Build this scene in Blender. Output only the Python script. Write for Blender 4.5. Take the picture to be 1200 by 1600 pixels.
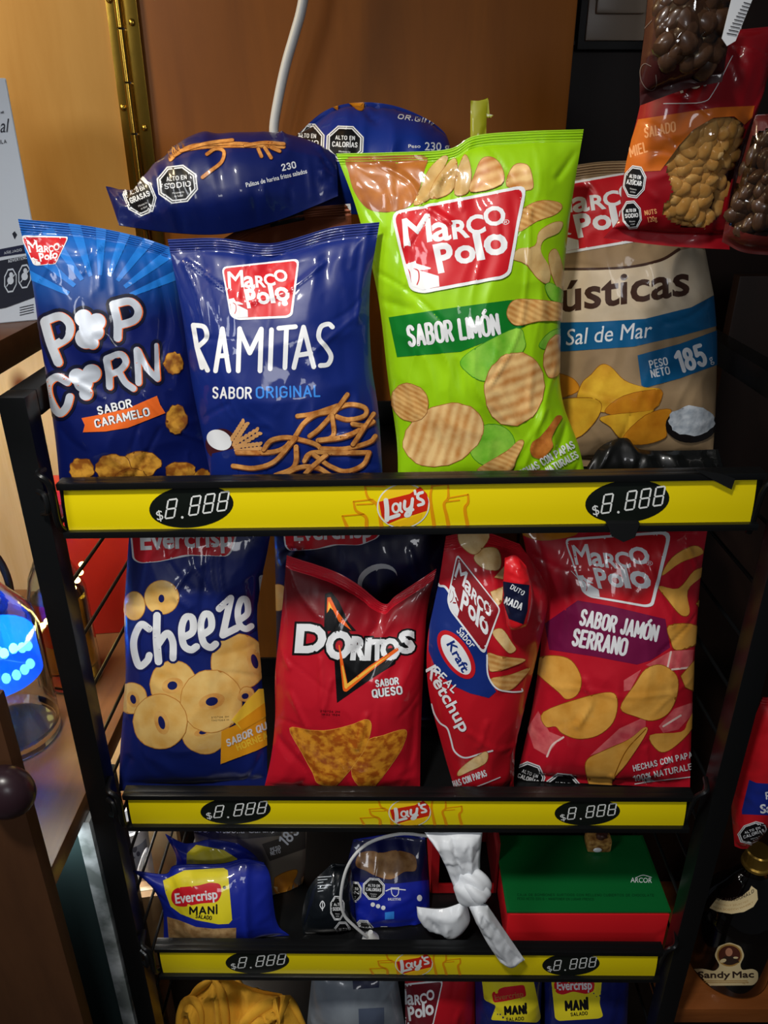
import bpy, bmesh, math, random
import numpy as np
from mathutils import Vector, Matrix
from mathutils.geometry import delaunay_2d_cdt

for _o in list(bpy.data.objects):
    bpy.data.objects.remove(_o)
SC = bpy.context.scene
COL = SC.collection

# ------------------------------------------------------------------ camera
FPX, CX, CY = 1200.0, 600.0, 800.0
TH = math.atan(0.48)
CT, ST = math.cos(TH), math.sin(TH)
CAM = np.array([0.0, -0.6164, 1.4896])
RIGHT = np.array([1.0, 0, 0]); FWD = np.array([0, CT, -ST]); DOWN = np.array([0, -ST, -CT])
cd = bpy.data.cameras.new('camera'); cam = bpy.data.objects.new('camera', cd); COL.objects.link(cam)
cam.location = CAM; cam.rotation_euler = (math.pi / 2 - TH, 0, 0)
cd.sensor_fit = 'VERTICAL'; cd.sensor_height = 32; cd.sensor_width = 24; cd.lens = 24; cd.clip_start = 0.02
SC.camera = cam

# ------------------------------------------------------------------ world, lamps, exposure
wd = bpy.data.worlds.new('world'); SC.world = wd; wd.use_nodes = True
wd.node_tree.nodes['Background'].inputs[0].default_value = (0.75, 0.85, 1.0, 1)
wd.node_tree.nodes['Background'].inputs[1].default_value = 0.035
def lamp(name, loc, target, energy, col, sx, sy=None, spread=None):
    l = bpy.data.lights.new(name, 'AREA'); l.energy = energy; l.color = col
    l.shape = 'RECTANGLE'; l.size = sx; l.size_y = sy or sx
    if spread: l.spread = math.radians(spread)
    o = bpy.data.objects.new(name, l); COL.objects.link(o); o.location = loc
    d = Vector(target) - Vector(loc); o.rotation_euler = d.to_track_quat('-Z', 'Y').to_euler()
    return o
sl = bpy.data.lights.new('ceiling_spot', 'SPOT'); sl.energy = 80; sl.color = (1.0, 0.96, 0.90); sl.spot_size = math.radians(47); sl.spot_blend = 1.0; sl.shadow_soft_size = 0.07
so = bpy.data.objects.new('ceiling_spot', sl); COL.objects.link(so); so.location = (-0.30, -0.75, 2.35)
so.rotation_euler = (Vector((-0.06, 0.05, 1.08)) - so.location).to_track_quat('-Z', 'Y').to_euler()
lamp('front_fill', (0.25, -1.70, 1.75), (0.05, 0.0, 0.65), 3.8, (0.96, 0.97, 1.0), 0.30, 0.30)  # unseen fill light behind the camera, added to lift the lower shelves
lamp('window_light', (-1.25, -1.20, 2.05), (-0.25, 0.1, 1.15), 9.0, (0.92, 0.95, 1.0), 0.40, 0.40)
lamp('bar_lamp', (-0.80, 0.06, 1.95), (-0.50, 0.33, 1.60), 4.2, (1.0, 0.82, 0.52), 0.15, 0.15)
lamp('niche_lamp', (-0.55, 0.20, 1.285), (-0.55, 0.30, 0.8), 1.6, (1.0, 0.94, 0.82), 0.3, 0.06)
SC.view_settings.view_transform = 'Standard'; SC.view_settings.look = 'None'
SC.view_settings.gamma = 1; SC.view_settings.use_curve_mapping = False
SC.view_settings.exposure = -0.1
SC.cycles.use_denoising = True
SC.cycles.max_bounces = 8; SC.cycles.transparent_max_bounces = 12
SC.cycles.sample_clamp_indirect = 4

# ------------------------------------------------------------------ projection helpers
def proj(P):
    d = np.asarray(P, float) - CAM
    z = d @ FWD
    return np.stack([CX + FPX * (d @ RIGHT) / z, CY + FPX * (d @ DOWN) / z], -1)
def raydir(px):
    px = np.asarray(px, float)
    return ((px[..., 0:1] - CX) / FPX) * RIGHT + ((px[..., 1:2] - CY) / FPX) * DOWN + FWD
def on_y(px, y):
    r = raydir(px); t = (y - CAM[1]) / r[..., 1:2]; return CAM + r * t
def on_z(px, z):
    r = raydir(px); t = (z - CAM[2]) / r[..., 2:3]; return CAM + r * t
def on_plane(px, O, N):
    r = raydir(px); t = ((O - CAM) @ N) / (r @ N); return CAM + r * t[..., None]

# ------------------------------------------------------------------ colour / materials
def lin(c):
    if isinstance(c, str): c = tuple(int(c[i:i + 2], 16) for i in (0, 2, 4))
    return tuple(((v / 255) / 12.92 if v / 255 <= 0.04045 else ((v / 255 + 0.055) / 1.055) ** 2.4) for v in c) + (1,)
MATS = {}
def newmat(name):
    m = bpy.data.materials.new(name); m.use_nodes = True
    nt = m.node_tree; b = nt.nodes['Principled BSDF']
    return m, nt, b
def N_(nt, t, **kw):
    n = nt.nodes.new(t)
    for k, v in kw.items():
        if k in n.inputs: n.inputs[k].default_value = v
        else: setattr(n, k, v)
    return n
def plain(name, col, rough=0.5, metal=0.0, spec=0.5, coat=0.0, bump=0.0, bscale=200, emit=0.0, trans=0.0, ior=1.45, alpha=1.0):
    if name in MATS: return MATS[name]
    m, nt, b = newmat(name)
    b.inputs['Base Color'].default_value = lin(col); b.inputs['Roughness'].default_value = rough
    b.inputs['Metallic'].default_value = metal; b.inputs['Specular IOR Level'].default_value = spec
    b.inputs['Coat Weight'].default_value = coat; b.inputs['Coat Roughness'].default_value = 0.08
    b.inputs['Transmission Weight'].default_value = trans; b.inputs['IOR'].default_value = ior; b.inputs['Alpha'].default_value = alpha
    if emit:
        b.inputs['Emission Color'].default_value = lin(col); b.inputs['Emission Strength'].default_value = emit
    tc = N_(nt, 'ShaderNodeTexCoord'); no = N_(nt, 'ShaderNodeTexNoise', Scale=bscale, Detail=3.0)
    nt.links.new(tc.outputs['Object'], no.inputs['Vector'])
    bp = N_(nt, 'ShaderNodeBump', Strength=bump if bump else 0.02, Distance=0.001)
    nt.links.new(no.outputs[0], bp.inputs['Height']); nt.links.new(bp.outputs[0], b.inputs['Normal'])
    MATS[name] = m; return m
def add_crinkle(nt, b, amt=1.0):
    tc = N_(nt, 'ShaderNodeTexCoord')
    mp = N_(nt, 'ShaderNodeMapping'); mp.inputs['Scale'].default_value = (1.0, 1.0, 0.55); mp.inputs['Rotation'].default_value = (0.2, 0.5, 0.3)
    nt.links.new(tc.outputs['Object'], mp.inputs[0])
    wp = N_(nt, 'ShaderNodeTexNoise', Scale=9.0, Detail=1.0); nt.links.new(mp.outputs[0], wp.inputs['Vector'])
    ad = N_(nt, 'ShaderNodeMix', data_type='VECTOR'); ad.inputs[0].default_value = 0.06
    nt.links.new(mp.outputs[0], ad.inputs[4]); nt.links.new(wp.outputs['Color'], ad.inputs[5])
    vo = N_(nt, 'ShaderNodeTexVoronoi', Scale=15.0); nt.links.new(ad.outputs[1], vo.inputs['Vector'])
    no = N_(nt, 'ShaderNodeTexNoise', Scale=60.0, Detail=1.5, Distortion=1.0); nt.links.new(tc.outputs['Object'], no.inputs['Vector'])
    b1 = N_(nt, 'ShaderNodeBump', Strength=0.16 * amt, Distance=0.010)
    b2 = N_(nt, 'ShaderNodeBump', Strength=0.10 * amt, Distance=0.0015)
    nt.links.new(vo.outputs['Distance'], b1.inputs['Height']); nt.links.new(no.outputs[0], b2.inputs['Height'])
    nt.links.new(b1.outputs[0], b2.inputs['Normal']); nt.links.new(b2.outputs[0], b.inputs['Normal'])
    nt.links.new(b2.outputs[0], b.inputs['Coat Normal'])
def film(name, col, rough=0.42, coat=0.45, metal=0.0, crinkle=1.0):
    """glossy printed packaging film"""
    if name in MATS: return MATS[name]
    m, nt, b = newmat(name)
    b.inputs['Base Color'].default_value = lin(col); b.inputs['Roughness'].default_value = rough
    b.inputs['Specular IOR Level'].default_value = 0.3
    b.inputs['Metallic'].default_value = metal; b.inputs['Coat Weight'].default_value = coat; b.inputs['Coat Roughness'].default_value = 0.05
    add_crinkle(nt, b, crinkle)
    MATS[name] = m; return m
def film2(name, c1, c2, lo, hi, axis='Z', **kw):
    """printed film fading between two colours along the pack's own height"""
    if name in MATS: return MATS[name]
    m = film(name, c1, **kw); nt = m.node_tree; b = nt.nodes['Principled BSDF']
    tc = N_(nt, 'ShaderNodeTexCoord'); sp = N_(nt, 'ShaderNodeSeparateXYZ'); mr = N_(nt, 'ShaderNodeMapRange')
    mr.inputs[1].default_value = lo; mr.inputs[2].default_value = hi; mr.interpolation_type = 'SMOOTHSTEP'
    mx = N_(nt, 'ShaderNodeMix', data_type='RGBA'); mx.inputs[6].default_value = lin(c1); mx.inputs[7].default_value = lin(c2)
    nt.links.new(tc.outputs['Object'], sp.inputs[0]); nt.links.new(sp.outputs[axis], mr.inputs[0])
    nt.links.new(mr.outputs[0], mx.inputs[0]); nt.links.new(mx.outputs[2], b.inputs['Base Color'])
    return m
def chipm(name, c1, c2, scale=90, ridge=None, rough=0.35, coat=0.5, contrast=(0.35, 0.65)):
    """printed food picture: two inks mottled by noise, optional crinkle-cut ridges (angle, period in cells)"""
    if name in MATS: return MATS[name]
    m = film(name, c1, rough=rough, coat=coat); nt = m.node_tree; b = nt.nodes['Principled BSDF']
    tc = N_(nt, 'ShaderNodeTexCoord'); no = N_(nt, 'ShaderNodeTexNoise', Scale=float(scale), Detail=4.0)
    nt.links.new(tc.outputs['Object'], no.inputs['Vector'])
    mr = N_(nt, 'ShaderNodeMapRange'); mr.inputs[1].default_value = contrast[0]; mr.inputs[2].default_value = contrast[1]
    nt.links.new(no.outputs[0], mr.inputs[0])
    mx = N_(nt, 'ShaderNodeMix', data_type='RGBA'); mx.inputs[6].default_value = lin(c1); mx.inputs[7].default_value = lin(c2)
    src = mr.outputs[0]
    if ridge:
        mp = N_(nt, 'ShaderNodeMapping'); mp.inputs['Rotation'].default_value = (0, 0, math.radians(ridge[0]))
        wv = N_(nt, 'ShaderNodeTexWave', Scale=1.0 / ridge[1] * 10 / 6.2832 * 2, Distortion=1.2, Detail=1.0)
        nt.links.new(tc.outputs['UV'], mp.inputs[0]); nt.links.new(mp.outputs[0], wv.inputs['Vector'])
        ad = N_(nt, 'ShaderNodeMath', operation='MULTIPLY_ADD'); ad.inputs[1].default_value = 0.6; ad.inputs[2].default_value = 0.0
        nt.links.new(mr.outputs[0], ad.inputs[0])
        a2 = N_(nt, 'ShaderNodeMath', operation='MULTIPLY_ADD'); a2.inputs[1].default_value = 0.55
        nt.links.new(wv.outputs['Fac'], a2.inputs[0]); nt.links.new(ad.outputs[0], a2.inputs[2]); src = a2.outputs[0]
    nt.links.new(src, mx.inputs[0]); nt.links.new(mx.outputs[2], b.inputs['Base Color'])
    return m
def wood(name, c1, c2, rough=0.45, scale=(2, 2, 30), coat=0.15, knots=False):
    if name in MATS: return MATS[name]
    m, nt, b = newmat(name)
    tc = N_(nt, 'ShaderNodeTexCoord'); mp = N_(nt, 'ShaderNodeMapping'); mp.inputs['Scale'].default_value = scale
    no = N_(nt, 'ShaderNodeTexNoise', Scale=4.0, Detail=6.0, Roughness=0.6, Distortion=0.6)
    nt.links.new(tc.outputs['Object'], mp.inputs[0]); nt.links.new(mp.outputs[0], no.inputs['Vector'])
    mr = N_(nt, 'ShaderNodeMapRange'); mr.inputs[1].default_value = 0.3; mr.inputs[2].default_value = 0.7
    nt.links.new(no.outputs[0], mr.inputs[0])
    mx = N_(nt, 'ShaderNodeMix', data_type='RGBA'); mx.inputs[6].default_value = lin(c1); mx.inputs[7].default_value = lin(c2)
    nt.links.new(mr.outputs[0], mx.inputs[0]); out = mx.outputs[2]
    if knots:
        vo = N_(nt, 'ShaderNodeTexVoronoi', Scale=5.0); mp2 = N_(nt, 'ShaderNodeMapping'); mp2.inputs['Scale'].default_value = (1.3, 1, 0.8)
        nt.links.new(tc.outputs['Object'], mp2.inputs[0]); nt.links.new(mp2.outputs[0], vo.inputs['Vector'])
        m2 = N_(nt, 'ShaderNodeMapRange'); m2.inputs[1].default_value = 0.05; m2.inputs[2].default_value = 0.13
        m2.inputs[3].default_value = 1.0; m2.inputs[4].default_value = 0.0
        nt.links.new(vo.outputs['Distance'], m2.inputs[0])
        mk = N_(nt, 'ShaderNodeMix', data_type='RGBA'); mk.inputs[7].default_value = lin('7A4526')
        nt.links.new(m2.outputs[0], mk.inputs[0]); nt.links.new(out, mk.inputs[6]); out = mk.outputs[2]
    nt.links.new(out, b.inputs['Base Color'])
    b.inputs['Roughness'].default_value = rough; b.inputs['Specular IOR Level'].default_value = 0.25; b.inputs['Coat Weight'].default_value = coat; b.inputs['Coat Roughness'].default_value = 0.25
    bp = N_(nt, 'ShaderNodeBump', Strength=0.15, Distance=0.001); nt.links.new(no.outputs[0], bp.inputs['Height']); nt.links.new(bp.outputs[0], b.inputs['Normal'])
    MATS[name] = m; return m
def clearfilm(name, col=(255, 255, 255), alpha=0.12):
    if name in MATS: return MATS[name]
    m, nt, b = newmat(name)
    b.inputs['Base Color'].default_value = lin(col); b.inputs['Roughness'].default_value = 0.06
    out = nt.nodes['Material Output']; tr = N_(nt, 'ShaderNodeBsdfTransparent'); tr.inputs[0].default_value = lin((235, 225, 205))
    mx = N_(nt, 'ShaderNodeMixShader'); mx.inputs[0].default_value = alpha
    gl = N_(nt, 'ShaderNodeBsdfGlossy'); gl.inputs['Roughness'].default_value = 0.08
    add_crinkle(nt, b); nt.links.new(b.inputs['Normal'].links[0].from_socket, gl.inputs['Normal'])
    nt.links.new(tr.outputs[0], mx.inputs[1]); nt.links.new(gl.outputs[0], mx.inputs[2]); nt.links.new(mx.outputs[0], out.inputs[0])
    MATS[name] = m; return m

# ------------------------------------------------------------------ objects
def tag(o, label=None, cat=None, group=None, kind=None):
    if label: o['label'] = label
    if cat: o['category'] = cat
    if group: o['group'] = group
    if kind: o['kind'] = kind
    return o
def empty(name, loc):
    o = bpy.data.objects.new(name, None); COL.objects.link(o); o.location = loc; o.empty_display_size = 0.02; return o
WLOC = {}
def mesh_obj(name, V, faces, mats, mi=None, parent=None, origin=None, smooth=True, normals=None, uv=None):
    V = np.asarray(V, float)
    if parent is not None: origin = WLOC[parent.name]
    elif origin is None: origin = np.array([(V[:, 0].min() + V[:, 0].max()) / 2, (V[:, 1].min() + V[:, 1].max()) / 2, V[:, 2].min()])
    origin = np.asarray(origin, float)
    me = bpy.data.meshes.new(name); me.from_pydata((V - origin).tolist(), [], faces)
    for m in mats: me.materials.append(m)
    if mi is not None: me.polygons.foreach_set('material_index', np.asarray(mi, np.int32))
    me.polygons.foreach_set('use_smooth', [smooth] * len(me.polygons))
    if uv is not None:
        l = me.uv_layers.new(name='print'); vi = np.zeros(len(me.loops), np.int32); me.loops.foreach_get('vertex_index', vi)
        l.data.foreach_set('uv', np.asarray(uv, np.float32)[vi].ravel())
    me.update()
    if normals is not None: me.normals_split_custom_set_from_vertices(np.asarray(normals, float).tolist())
    o = bpy.data.objects.new(name, me); COL.objects.link(o)
    if parent is not None: o.parent = parent
    else: o.location = origin
    WLOC[o.name] = origin
    return o
def thing(name, loc, label, cat, group=None):
    o = empty(name, loc); WLOC[o.name] = np.asarray(loc, float); return tag(o, label, cat, group)

class MB:
    def __init__(s): s.V = []; s.F = []; s.M = []; s.mats = []; s.sm = []
    def add(s, V, F, mat):
        if mat not in s.mats: s.mats.append(mat)
        b = len(s.V); s.V += [tuple(v) for v in V]; s.F += [tuple(i + b for i in f) for f in F]; s.M += [s.mats.index(mat)] * len(F)
        return s
    def box(s, x0, x1, y0, y1, z0, z1, mat, bev=0.0, M=None):
        bm = bmesh.new(); bmesh.ops.create_cube(bm, size=1)
        for v in bm.verts: v.co = Vector(((x0 + x1) / 2 + v.co.x * (x1 - x0), (y0 + y1) / 2 + v.co.y * (y1 - y0), (z0 + z1) / 2 + v.co.z * (z1 - z0)))
        if bev: bmesh.ops.bevel(bm, geom=bm.edges[:], offset=bev, segments=2, profile=0.7, affect='EDGES')
        if M is not None: bm.transform(M)
        bm.verts.index_update(); s.add([v.co for v in bm.verts], [[v.index for v in f.verts] for f in bm.faces], mat); bm.free(); return s
    def hexa(s, P, mat, bev=0.0):
        """P: 8 points, front quad (4, going round) then back quad"""
        bm = bmesh.new(); vs = [bm.verts.new(p) for p in P]
        for f in ((0, 1, 2, 3), (7, 6, 5, 4), (0, 4, 5, 1), (1, 5, 6, 2), (2, 6, 7, 3), (3, 7, 4, 0)): bm.faces.new([vs[i] for i in f])
        bmesh.ops.recalc_face_normals(bm, faces=bm.faces[:])
        if bev: bmesh.ops.bevel(bm, geom=bm.edges[:], offset=bev, segments=2, profile=0.7, affect='EDGES')
        bm.verts.index_update(); s.add([v.co for v in bm.verts], [[v.index for v in f.verts] for f in bm.faces], mat); bm.free(); return s
    def tube(s, pts, r, mat, n=10, cap=True):
        pts = [Vector(p) for p in pts]; rs = r if isinstance(r, (list, tuple)) else [r] * len(pts)
        V = []; F = []; up = None
        for i, p in enumerate(pts):
            t = (pts[min(i + 1, len(pts) - 1)] - pts[max(i - 1, 0)]).normalized()
            if up is None: up = t.orthogonal().normalized()
            up = (up - t * up.dot(t)).normalized(); w = t.cross(up)
            for k in range(n):
                a = 2 * math.pi * k / n; V.append(p + (up * math.cos(a) + w * math.sin(a)) * rs[i])
        for i in range(len(pts) - 1):
            for k in range(n): F.append((i * n + k, i * n + (k + 1) % n, (i + 1) * n + (k + 1) % n, (i + 1) * n + k))
        if cap: F.append(tuple(range(n - 1, -1, -1))); F.append(tuple((len(pts) - 1) * n + k for k in range(n)))
        return s.add(V, F, mat)
    def lathe(s, c, prof, mat, n=40, ax=None):
        V = []; F = []; m = len(prof)
        for (r, z) in prof:
            for k in range(n):
                a = 2 * math.pi * k / n; V.append((c[0] + r * math.cos(a), c[1] + r * math.sin(a), c[2] + z))
        for i in range(m - 1):
            for k in range(n): F.append((i * n + k, i * n + (k + 1) % n, (i + 1) * n + (k + 1) % n, (i + 1) * n + k))
        F.append(tuple(range(n - 1, -1, -1))); F.append(tuple((m - 1) * n + k for k in range(n)))
        return s.add(V, F, mat)
    def ball(s, c, r, mat, M=None, seg=16, noise=0.0, seed=0):
        bm = bmesh.new(); bmesh.ops.create_uvsphere(bm, u_segments=seg, v_segments=max(6, seg // 2), radius=1)
        rr = random.Random(seed)
        ph = [(rr.uniform(2, 6), rr.uniform(2, 6), rr.uniform(2, 6), rr.uniform(0, 6)) for _ in range(5)]
        r = r if hasattr(r, '__len__') else (r, r, r)
        for v in bm.verts:
            k = 1 + noise * sum(math.sin(a * v.co.x + b * v.co.y + d * v.co.z + e) for a, b, d, e in ph) / 2.5
            v.co = Vector((v.co.x * r[0] * k, v.co.y * r[1] * k, v.co.z * r[2] * k))
            if M is not None: v.co = M @ v.co
            v.co += Vector(c)
        bm.verts.index_update(); s.add([v.co for v in bm.verts], [[v.index for v in f.verts] for f in bm.faces], mat); bm.free(); return s
    def build(s, name, parent=None, origin=None, smooth=True, sharp=35):
        o = mesh_obj(name, s.V, s.F, s.mats, s.M, parent, origin, smooth)
        if smooth and sharp: o.data.set_sharp_from_angle(angle=math.radians(sharp))
        return o

# ------------------------------------------------------------------ 2D helpers for printed art
def crop(x0, y0, k):
    return lambda pts: [(x0 + p[0] / k, y0 + p[1] / k) for p in pts]
def cat(pts, n=8, closed=False):
    P = np.asarray(pts, float)
    if len(P) < 3 and not closed:
        return np.stack([np.linspace(P[0, i], P[-1, i], n + 1) for i in range(P.shape[1])], -1)
    if closed: Q = np.vstack([P[-1], P, P[0], P[1]])
    else: Q = np.vstack([2 * P[0] - P[1], P, 2 * P[-1] - P[-2]])
    out = []; m = len(P) if closed else len(P) - 1
    for i in range(m):
        p0, p1, p2, p3 = Q[i:i + 4]
        for t in np.arange(n) / n:
            out.append(0.5 * (2 * p1 + (p2 - p0) * t + (2 * p0 - 5 * p1 + 4 * p2 - p3) * t * t + (3 * p1 - p0 - 3 * p2 + p3) * t ** 3))
    if not closed: out.append(P[-1])
    return np.array(out)
def ell(cx, cy, rx, ry=None, rot=0, n=28, jag=0.0, seed=1):
    ry = ry or rx; rr = random.Random(seed); a = np.linspace(0, 2 * np.pi, n, endpoint=False)
    j = 1 + jag * np.array([rr.uniform(-1, 1) for _ in range(n)])
    x, y = rx * np.cos(a) * j, ry * np.sin(a) * j; r = math.radians(rot)
    return np.stack([cx + x * math.cos(r) - y * math.sin(r), cy + x * math.sin(r) + y * math.cos(r)], -1)[::-1]
def stroke(pts, w, smooth=True, n=6):
    """pen stroke -> closed outline with round ends; w number or (w0, w1)"""
    P = cat(pts, n) if (smooth and len(pts) > 2) else np.asarray(pts, float)
    ws = np.linspace(w[0], w[1], len(P)) / 2 if isinstance(w, tuple) else np.full(len(P), w / 2)
    polys = []      # every piece runs the same way round
    for i in range(len(P) - 1):
        d = P[i + 1] - P[i]; L = math.hypot(*d)
        if L < 1e-6: continue
        nrm = np.array([-d[1], d[0]]) / L
        polys.append(np.array([P[i] + nrm * ws[i], P[i + 1] + nrm * ws[i + 1], P[i + 1] - nrm * ws[i + 1], P[i] - nrm * ws[i]]))
    for p, w_ in zip(P, ws): polys.append(ell(p[0], p[1], w_, w_, n=10))
    return polys
def rnd(pts, r, n=5):
    """polygon with rounded corners"""
    P = np.asarray(pts, float); out = []
    for i in range(len(P)):
        a, b, c = P[i - 1], P[i], P[(i + 1) % len(P)]
        u = a - b; v = c - b; lu, lv = np.linalg.norm(u), np.linalg.norm(v)
        q = min(r, lu * .45, lv * .45); p0 = b + u / lu * q; p1 = b + v / lv * q
        for t in np.linspace(0, 1, n): out.append((1 - t) ** 2 * p0 + 2 * t * (1 - t) * b + t * t * p1)
    return np.array(out)
def grow(poly, d):
    P = np.asarray(poly, float); c = P.mean(0); v = P - c; L = np.linalg.norm(v, axis=1, keepdims=True) + 1e-9
    return c + v * (L + d) / L
def area(p): x, y = p[:, 0], p[:, 1]; return 0.5 * np.sum(x * np.roll(y, -1) - y * np.roll(x, -1))
_TXT = {}
def glyph(s, off=0.0, shear=0.0):
    key = (s, off, shear)
    if key in _TXT: return _TXT[key]
    cu = bpy.data.curves.new('t', 'FONT'); cu.body = s; cu.size = 1; cu.offset = off; cu.resolution_u = 3; cu.shear = shear
    ob = bpy.data.objects.new('t', cu); COL.objects.link(ob); bpy.context.view_layer.update()
    me = bpy.data.meshes.new_from_object(ob.evaluated_get(bpy.context.evaluated_depsgraph_get()))
    V = np.array([v.co[:2] for v in me.vertices]) if len(me.vertices) else np.zeros((0, 2))
    # merge doubles
    key2 = {}; idx = []
    for v in V:
        k = (round(v[0], 5), round(v[1], 5)); idx.append(key2.setdefault(k, len(key2)))
    W = np.array(list(key2.keys())); E = {}
    for p in me.polygons:
        vs = [idx[i] for i in p.vertices]
        for a, b in zip(vs, vs[1:] + vs[:1]):
            if a == b: continue
            if (b, a) in E: del E[(b, a)]
            else: E[(a, b)] = 1
    nx = {}
    for a, b in E: nx.setdefault(a, []).append(b)
    loops = []
    while nx:
        a = next(iter(nx)); L = [a]; c = a
        while True:
            if c not in nx: break
            b = nx[c].pop()
            if not nx[c]: del nx[c]
            if b == a: break
            L.append(b); c = b
        if len(L) > 2: loops.append(W[L])
    bpy.data.objects.remove(ob); bpy.data.curves.remove(cu); bpy.data.meshes.remove(me)
    if sum(area(l) for l in loops) < 0: loops = [l[::-1] for l in loops]
    _TXT[key] = loops; return loops
# monoline capitals for the condensed packaging type: width, pen strokes (x 0..1 of width, y 0..1 of height)
_a = lambda cx, cy, rx, ry, d0, d1, n=9: [(cx + rx * math.cos(math.radians(d0 + (d1 - d0) * i / n)), cy + ry * math.sin(math.radians(d0 + (d1 - d0) * i / n))) for i in range(n + 1)]
SF = {
 'A': (.56, [[(0, 0), (.5, 1), (1, 0)], [(.2, .3), (.8, .3)]]), 'B': (.5, [[(0, 0), (0, 1), (.5, 1)] + _a(.5, .77, .42, .23, 90, -90) + [(0, .54)], [(.5, .54)] + _a(.52, .27, .46, .27, 90, -90) + [(0, 0)]]),
 'C': (.5, [_a(.5, .74, .5, .26, 15, 180) + _a(.5, .26, .5, .26, 180, 345)]), 'D': (.52, [[(0, 0), (0, 1), (.4, 1)] + _a(.4, .7, .6, .3, 90, 0) + _a(.4, .3, .6, .3, 0, -90) + [(0, 0)]]),
 'E': (.42, [[(1, 1), (0, 1), (0, 0), (1, 0)], [(0, .52), (.85, .52)]]), 'F': (.42, [[(1, 1), (0, 1), (0, 0)], [(0, .52), (.85, .52)]]),
 'G': (.52, [_a(.5, .74, .5, .26, 15, 180) + _a(.5, .26, .5, .26, 180, 360) + [(1, .46), (.55, .46)]]), 'H': (.5, [[(0, 0), (0, 1)], [(1, 0), (1, 1)], [(0, .52), (1, .52)]]), 'I': (.0, [[(0, 0), (0, 1)]]),
 'J': (.36, [[(1, 1), (1, .26)] + _a(.5, .26, .5, .26, 0, -170)]), 'K': (.5, [[(0, 0), (0, 1)], [(1, 1), (0, .42)], [(.35, .62), (1, 0)]]), 'L': (.4, [[(0, 1), (0, 0), (1, 0)]]),
 'M': (.66, [[(0, 0), (0, 1), (.5, .25), (1, 1), (1, 0)]]), 'N': (.52, [[(0, 0), (0, 1), (1, 0), (1, 1)]]), 'Ñ': (.52, [[(0, 0), (0, 1), (1, 0), (1, 1)], [(.1, 1.18), (.35, 1.26), (.65, 1.18), (.9, 1.26)]]),
 'O': (.54, [_a(.5, .74, .5, .26, 0, 180) + _a(.5, .26, .5, .26, 180, 360) + [(1, .74)]]), 'P': (.48, [[(0, 0), (0, 1), (.5, 1)] + _a(.5, .73, .48, .27, 90, -90) + [(0, .46)]]), 'Q': (.54, [_a(.5, .74, .5, .26, 0, 180) + _a(.5, .26, .5, .26, 180, 360) + [(1, .74)], [(.6, .2), (1.05, -.08)]]),
 'R': (.5, [[(0, 0), (0, 1), (.5, 1)] + _a(.5, .75, .48, .25, 90, -90) + [(0, .5)], [(.5, .5), (1, 0)]]), 'S': (.46, [_a(.5, .75, .48, .25, 20, 200)[:8] + [(.12, .6), (.5, .51), (.88, .4)] + _a(.5, .25, .48, .25, 20, -160)]),
 'T': (.5, [[(0, 1), (1, 1)], [(.5, 1), (.5, 0)]]), 'U': (.52, [[(0, 1), (0, .26)] + _a(.5, .26, .5, .26, 180, 360) + [(1, 1)]]), 'V': (.54, [[(0, 1), (.5, 0), (1, 1)]]), 'X': (.5, [[(0, 0), (1, 1)], [(0, 1), (1, 0)]]), 'Y': (.5, [[(0, 1), (.5, .45), (1, 1)], [(.5, .45), (.5, 0)]]), 'Z': (.48, [[(0, 1), (1, 1), (0, 0), (1, 0)]]),
 '0': (.48, [_a(.5, .74, .5, .26, 0, 180) + _a(.5, .26, .5, .26, 180, 360) + [(1, .74)]]), '1': (.26, [[(0, .8), (1, 1), (1, 0)]]), '2': (.48, [_a(.5, .74, .48, .26, 170, -20) + [(0, 0), (1, 0)]]), '3': (.48, [_a(.5, .76, .46, .24, 160, -90), _a(.5, .26, .5, .26, 90, -160)]), '4': (.5, [[(.75, 0), (.75, 1), (0, .3), (1, .3)]]),
 '5': (.48, [[(.9, 1), (.1, 1), (.05, .55)] + _a(.48, .31, .5, .31, 120, -150)]), '6': (.48, [[(.8, 1), (.1, .5)] + _a(.5, .28, .5, .28, 150, 510)]), '7': (.46, [[(0, 1), (1, 1), (.35, 0)]]), '8': (.5, [_a(.5, .76, .42, .24, 0, 360, 14), _a(.5, .26, .5, .27, 0, 360, 14)]), '9': (.48, [[(.2, 0), (.9, .5)] + _a(.5, .72, .5, .28, -30, 330)]),
 '%': (.6, [_a(.2, .8, .2, .18, 0, 360), _a(.8, .2, .2, .18, 0, 360), [(.1, 0), (.9, 1)]]), ' ': (.14, []), '-': (.3, [[(0, .45), (1, .45)]]), ':': (.0, [[(0, .25), (0, .27)], [(0, .7), (0, .72)]]), '.': (.0, [[(0, .03), (0, .05)]]), 'Á': None, 'É': None, 'Í': None, 'Ó': None, 'Ú': None}
for _k, _b in zip('ÁÉÍÓÚ', 'AEIOU'): SF[_k] = (SF[_b][0], SF[_b][1] + [[(.42, 1.16), (.75 if SF[_b][0] else .42, 1.30)] if SF[_b][0] else [(0, 1.16), (0, 1.30)]])
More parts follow.
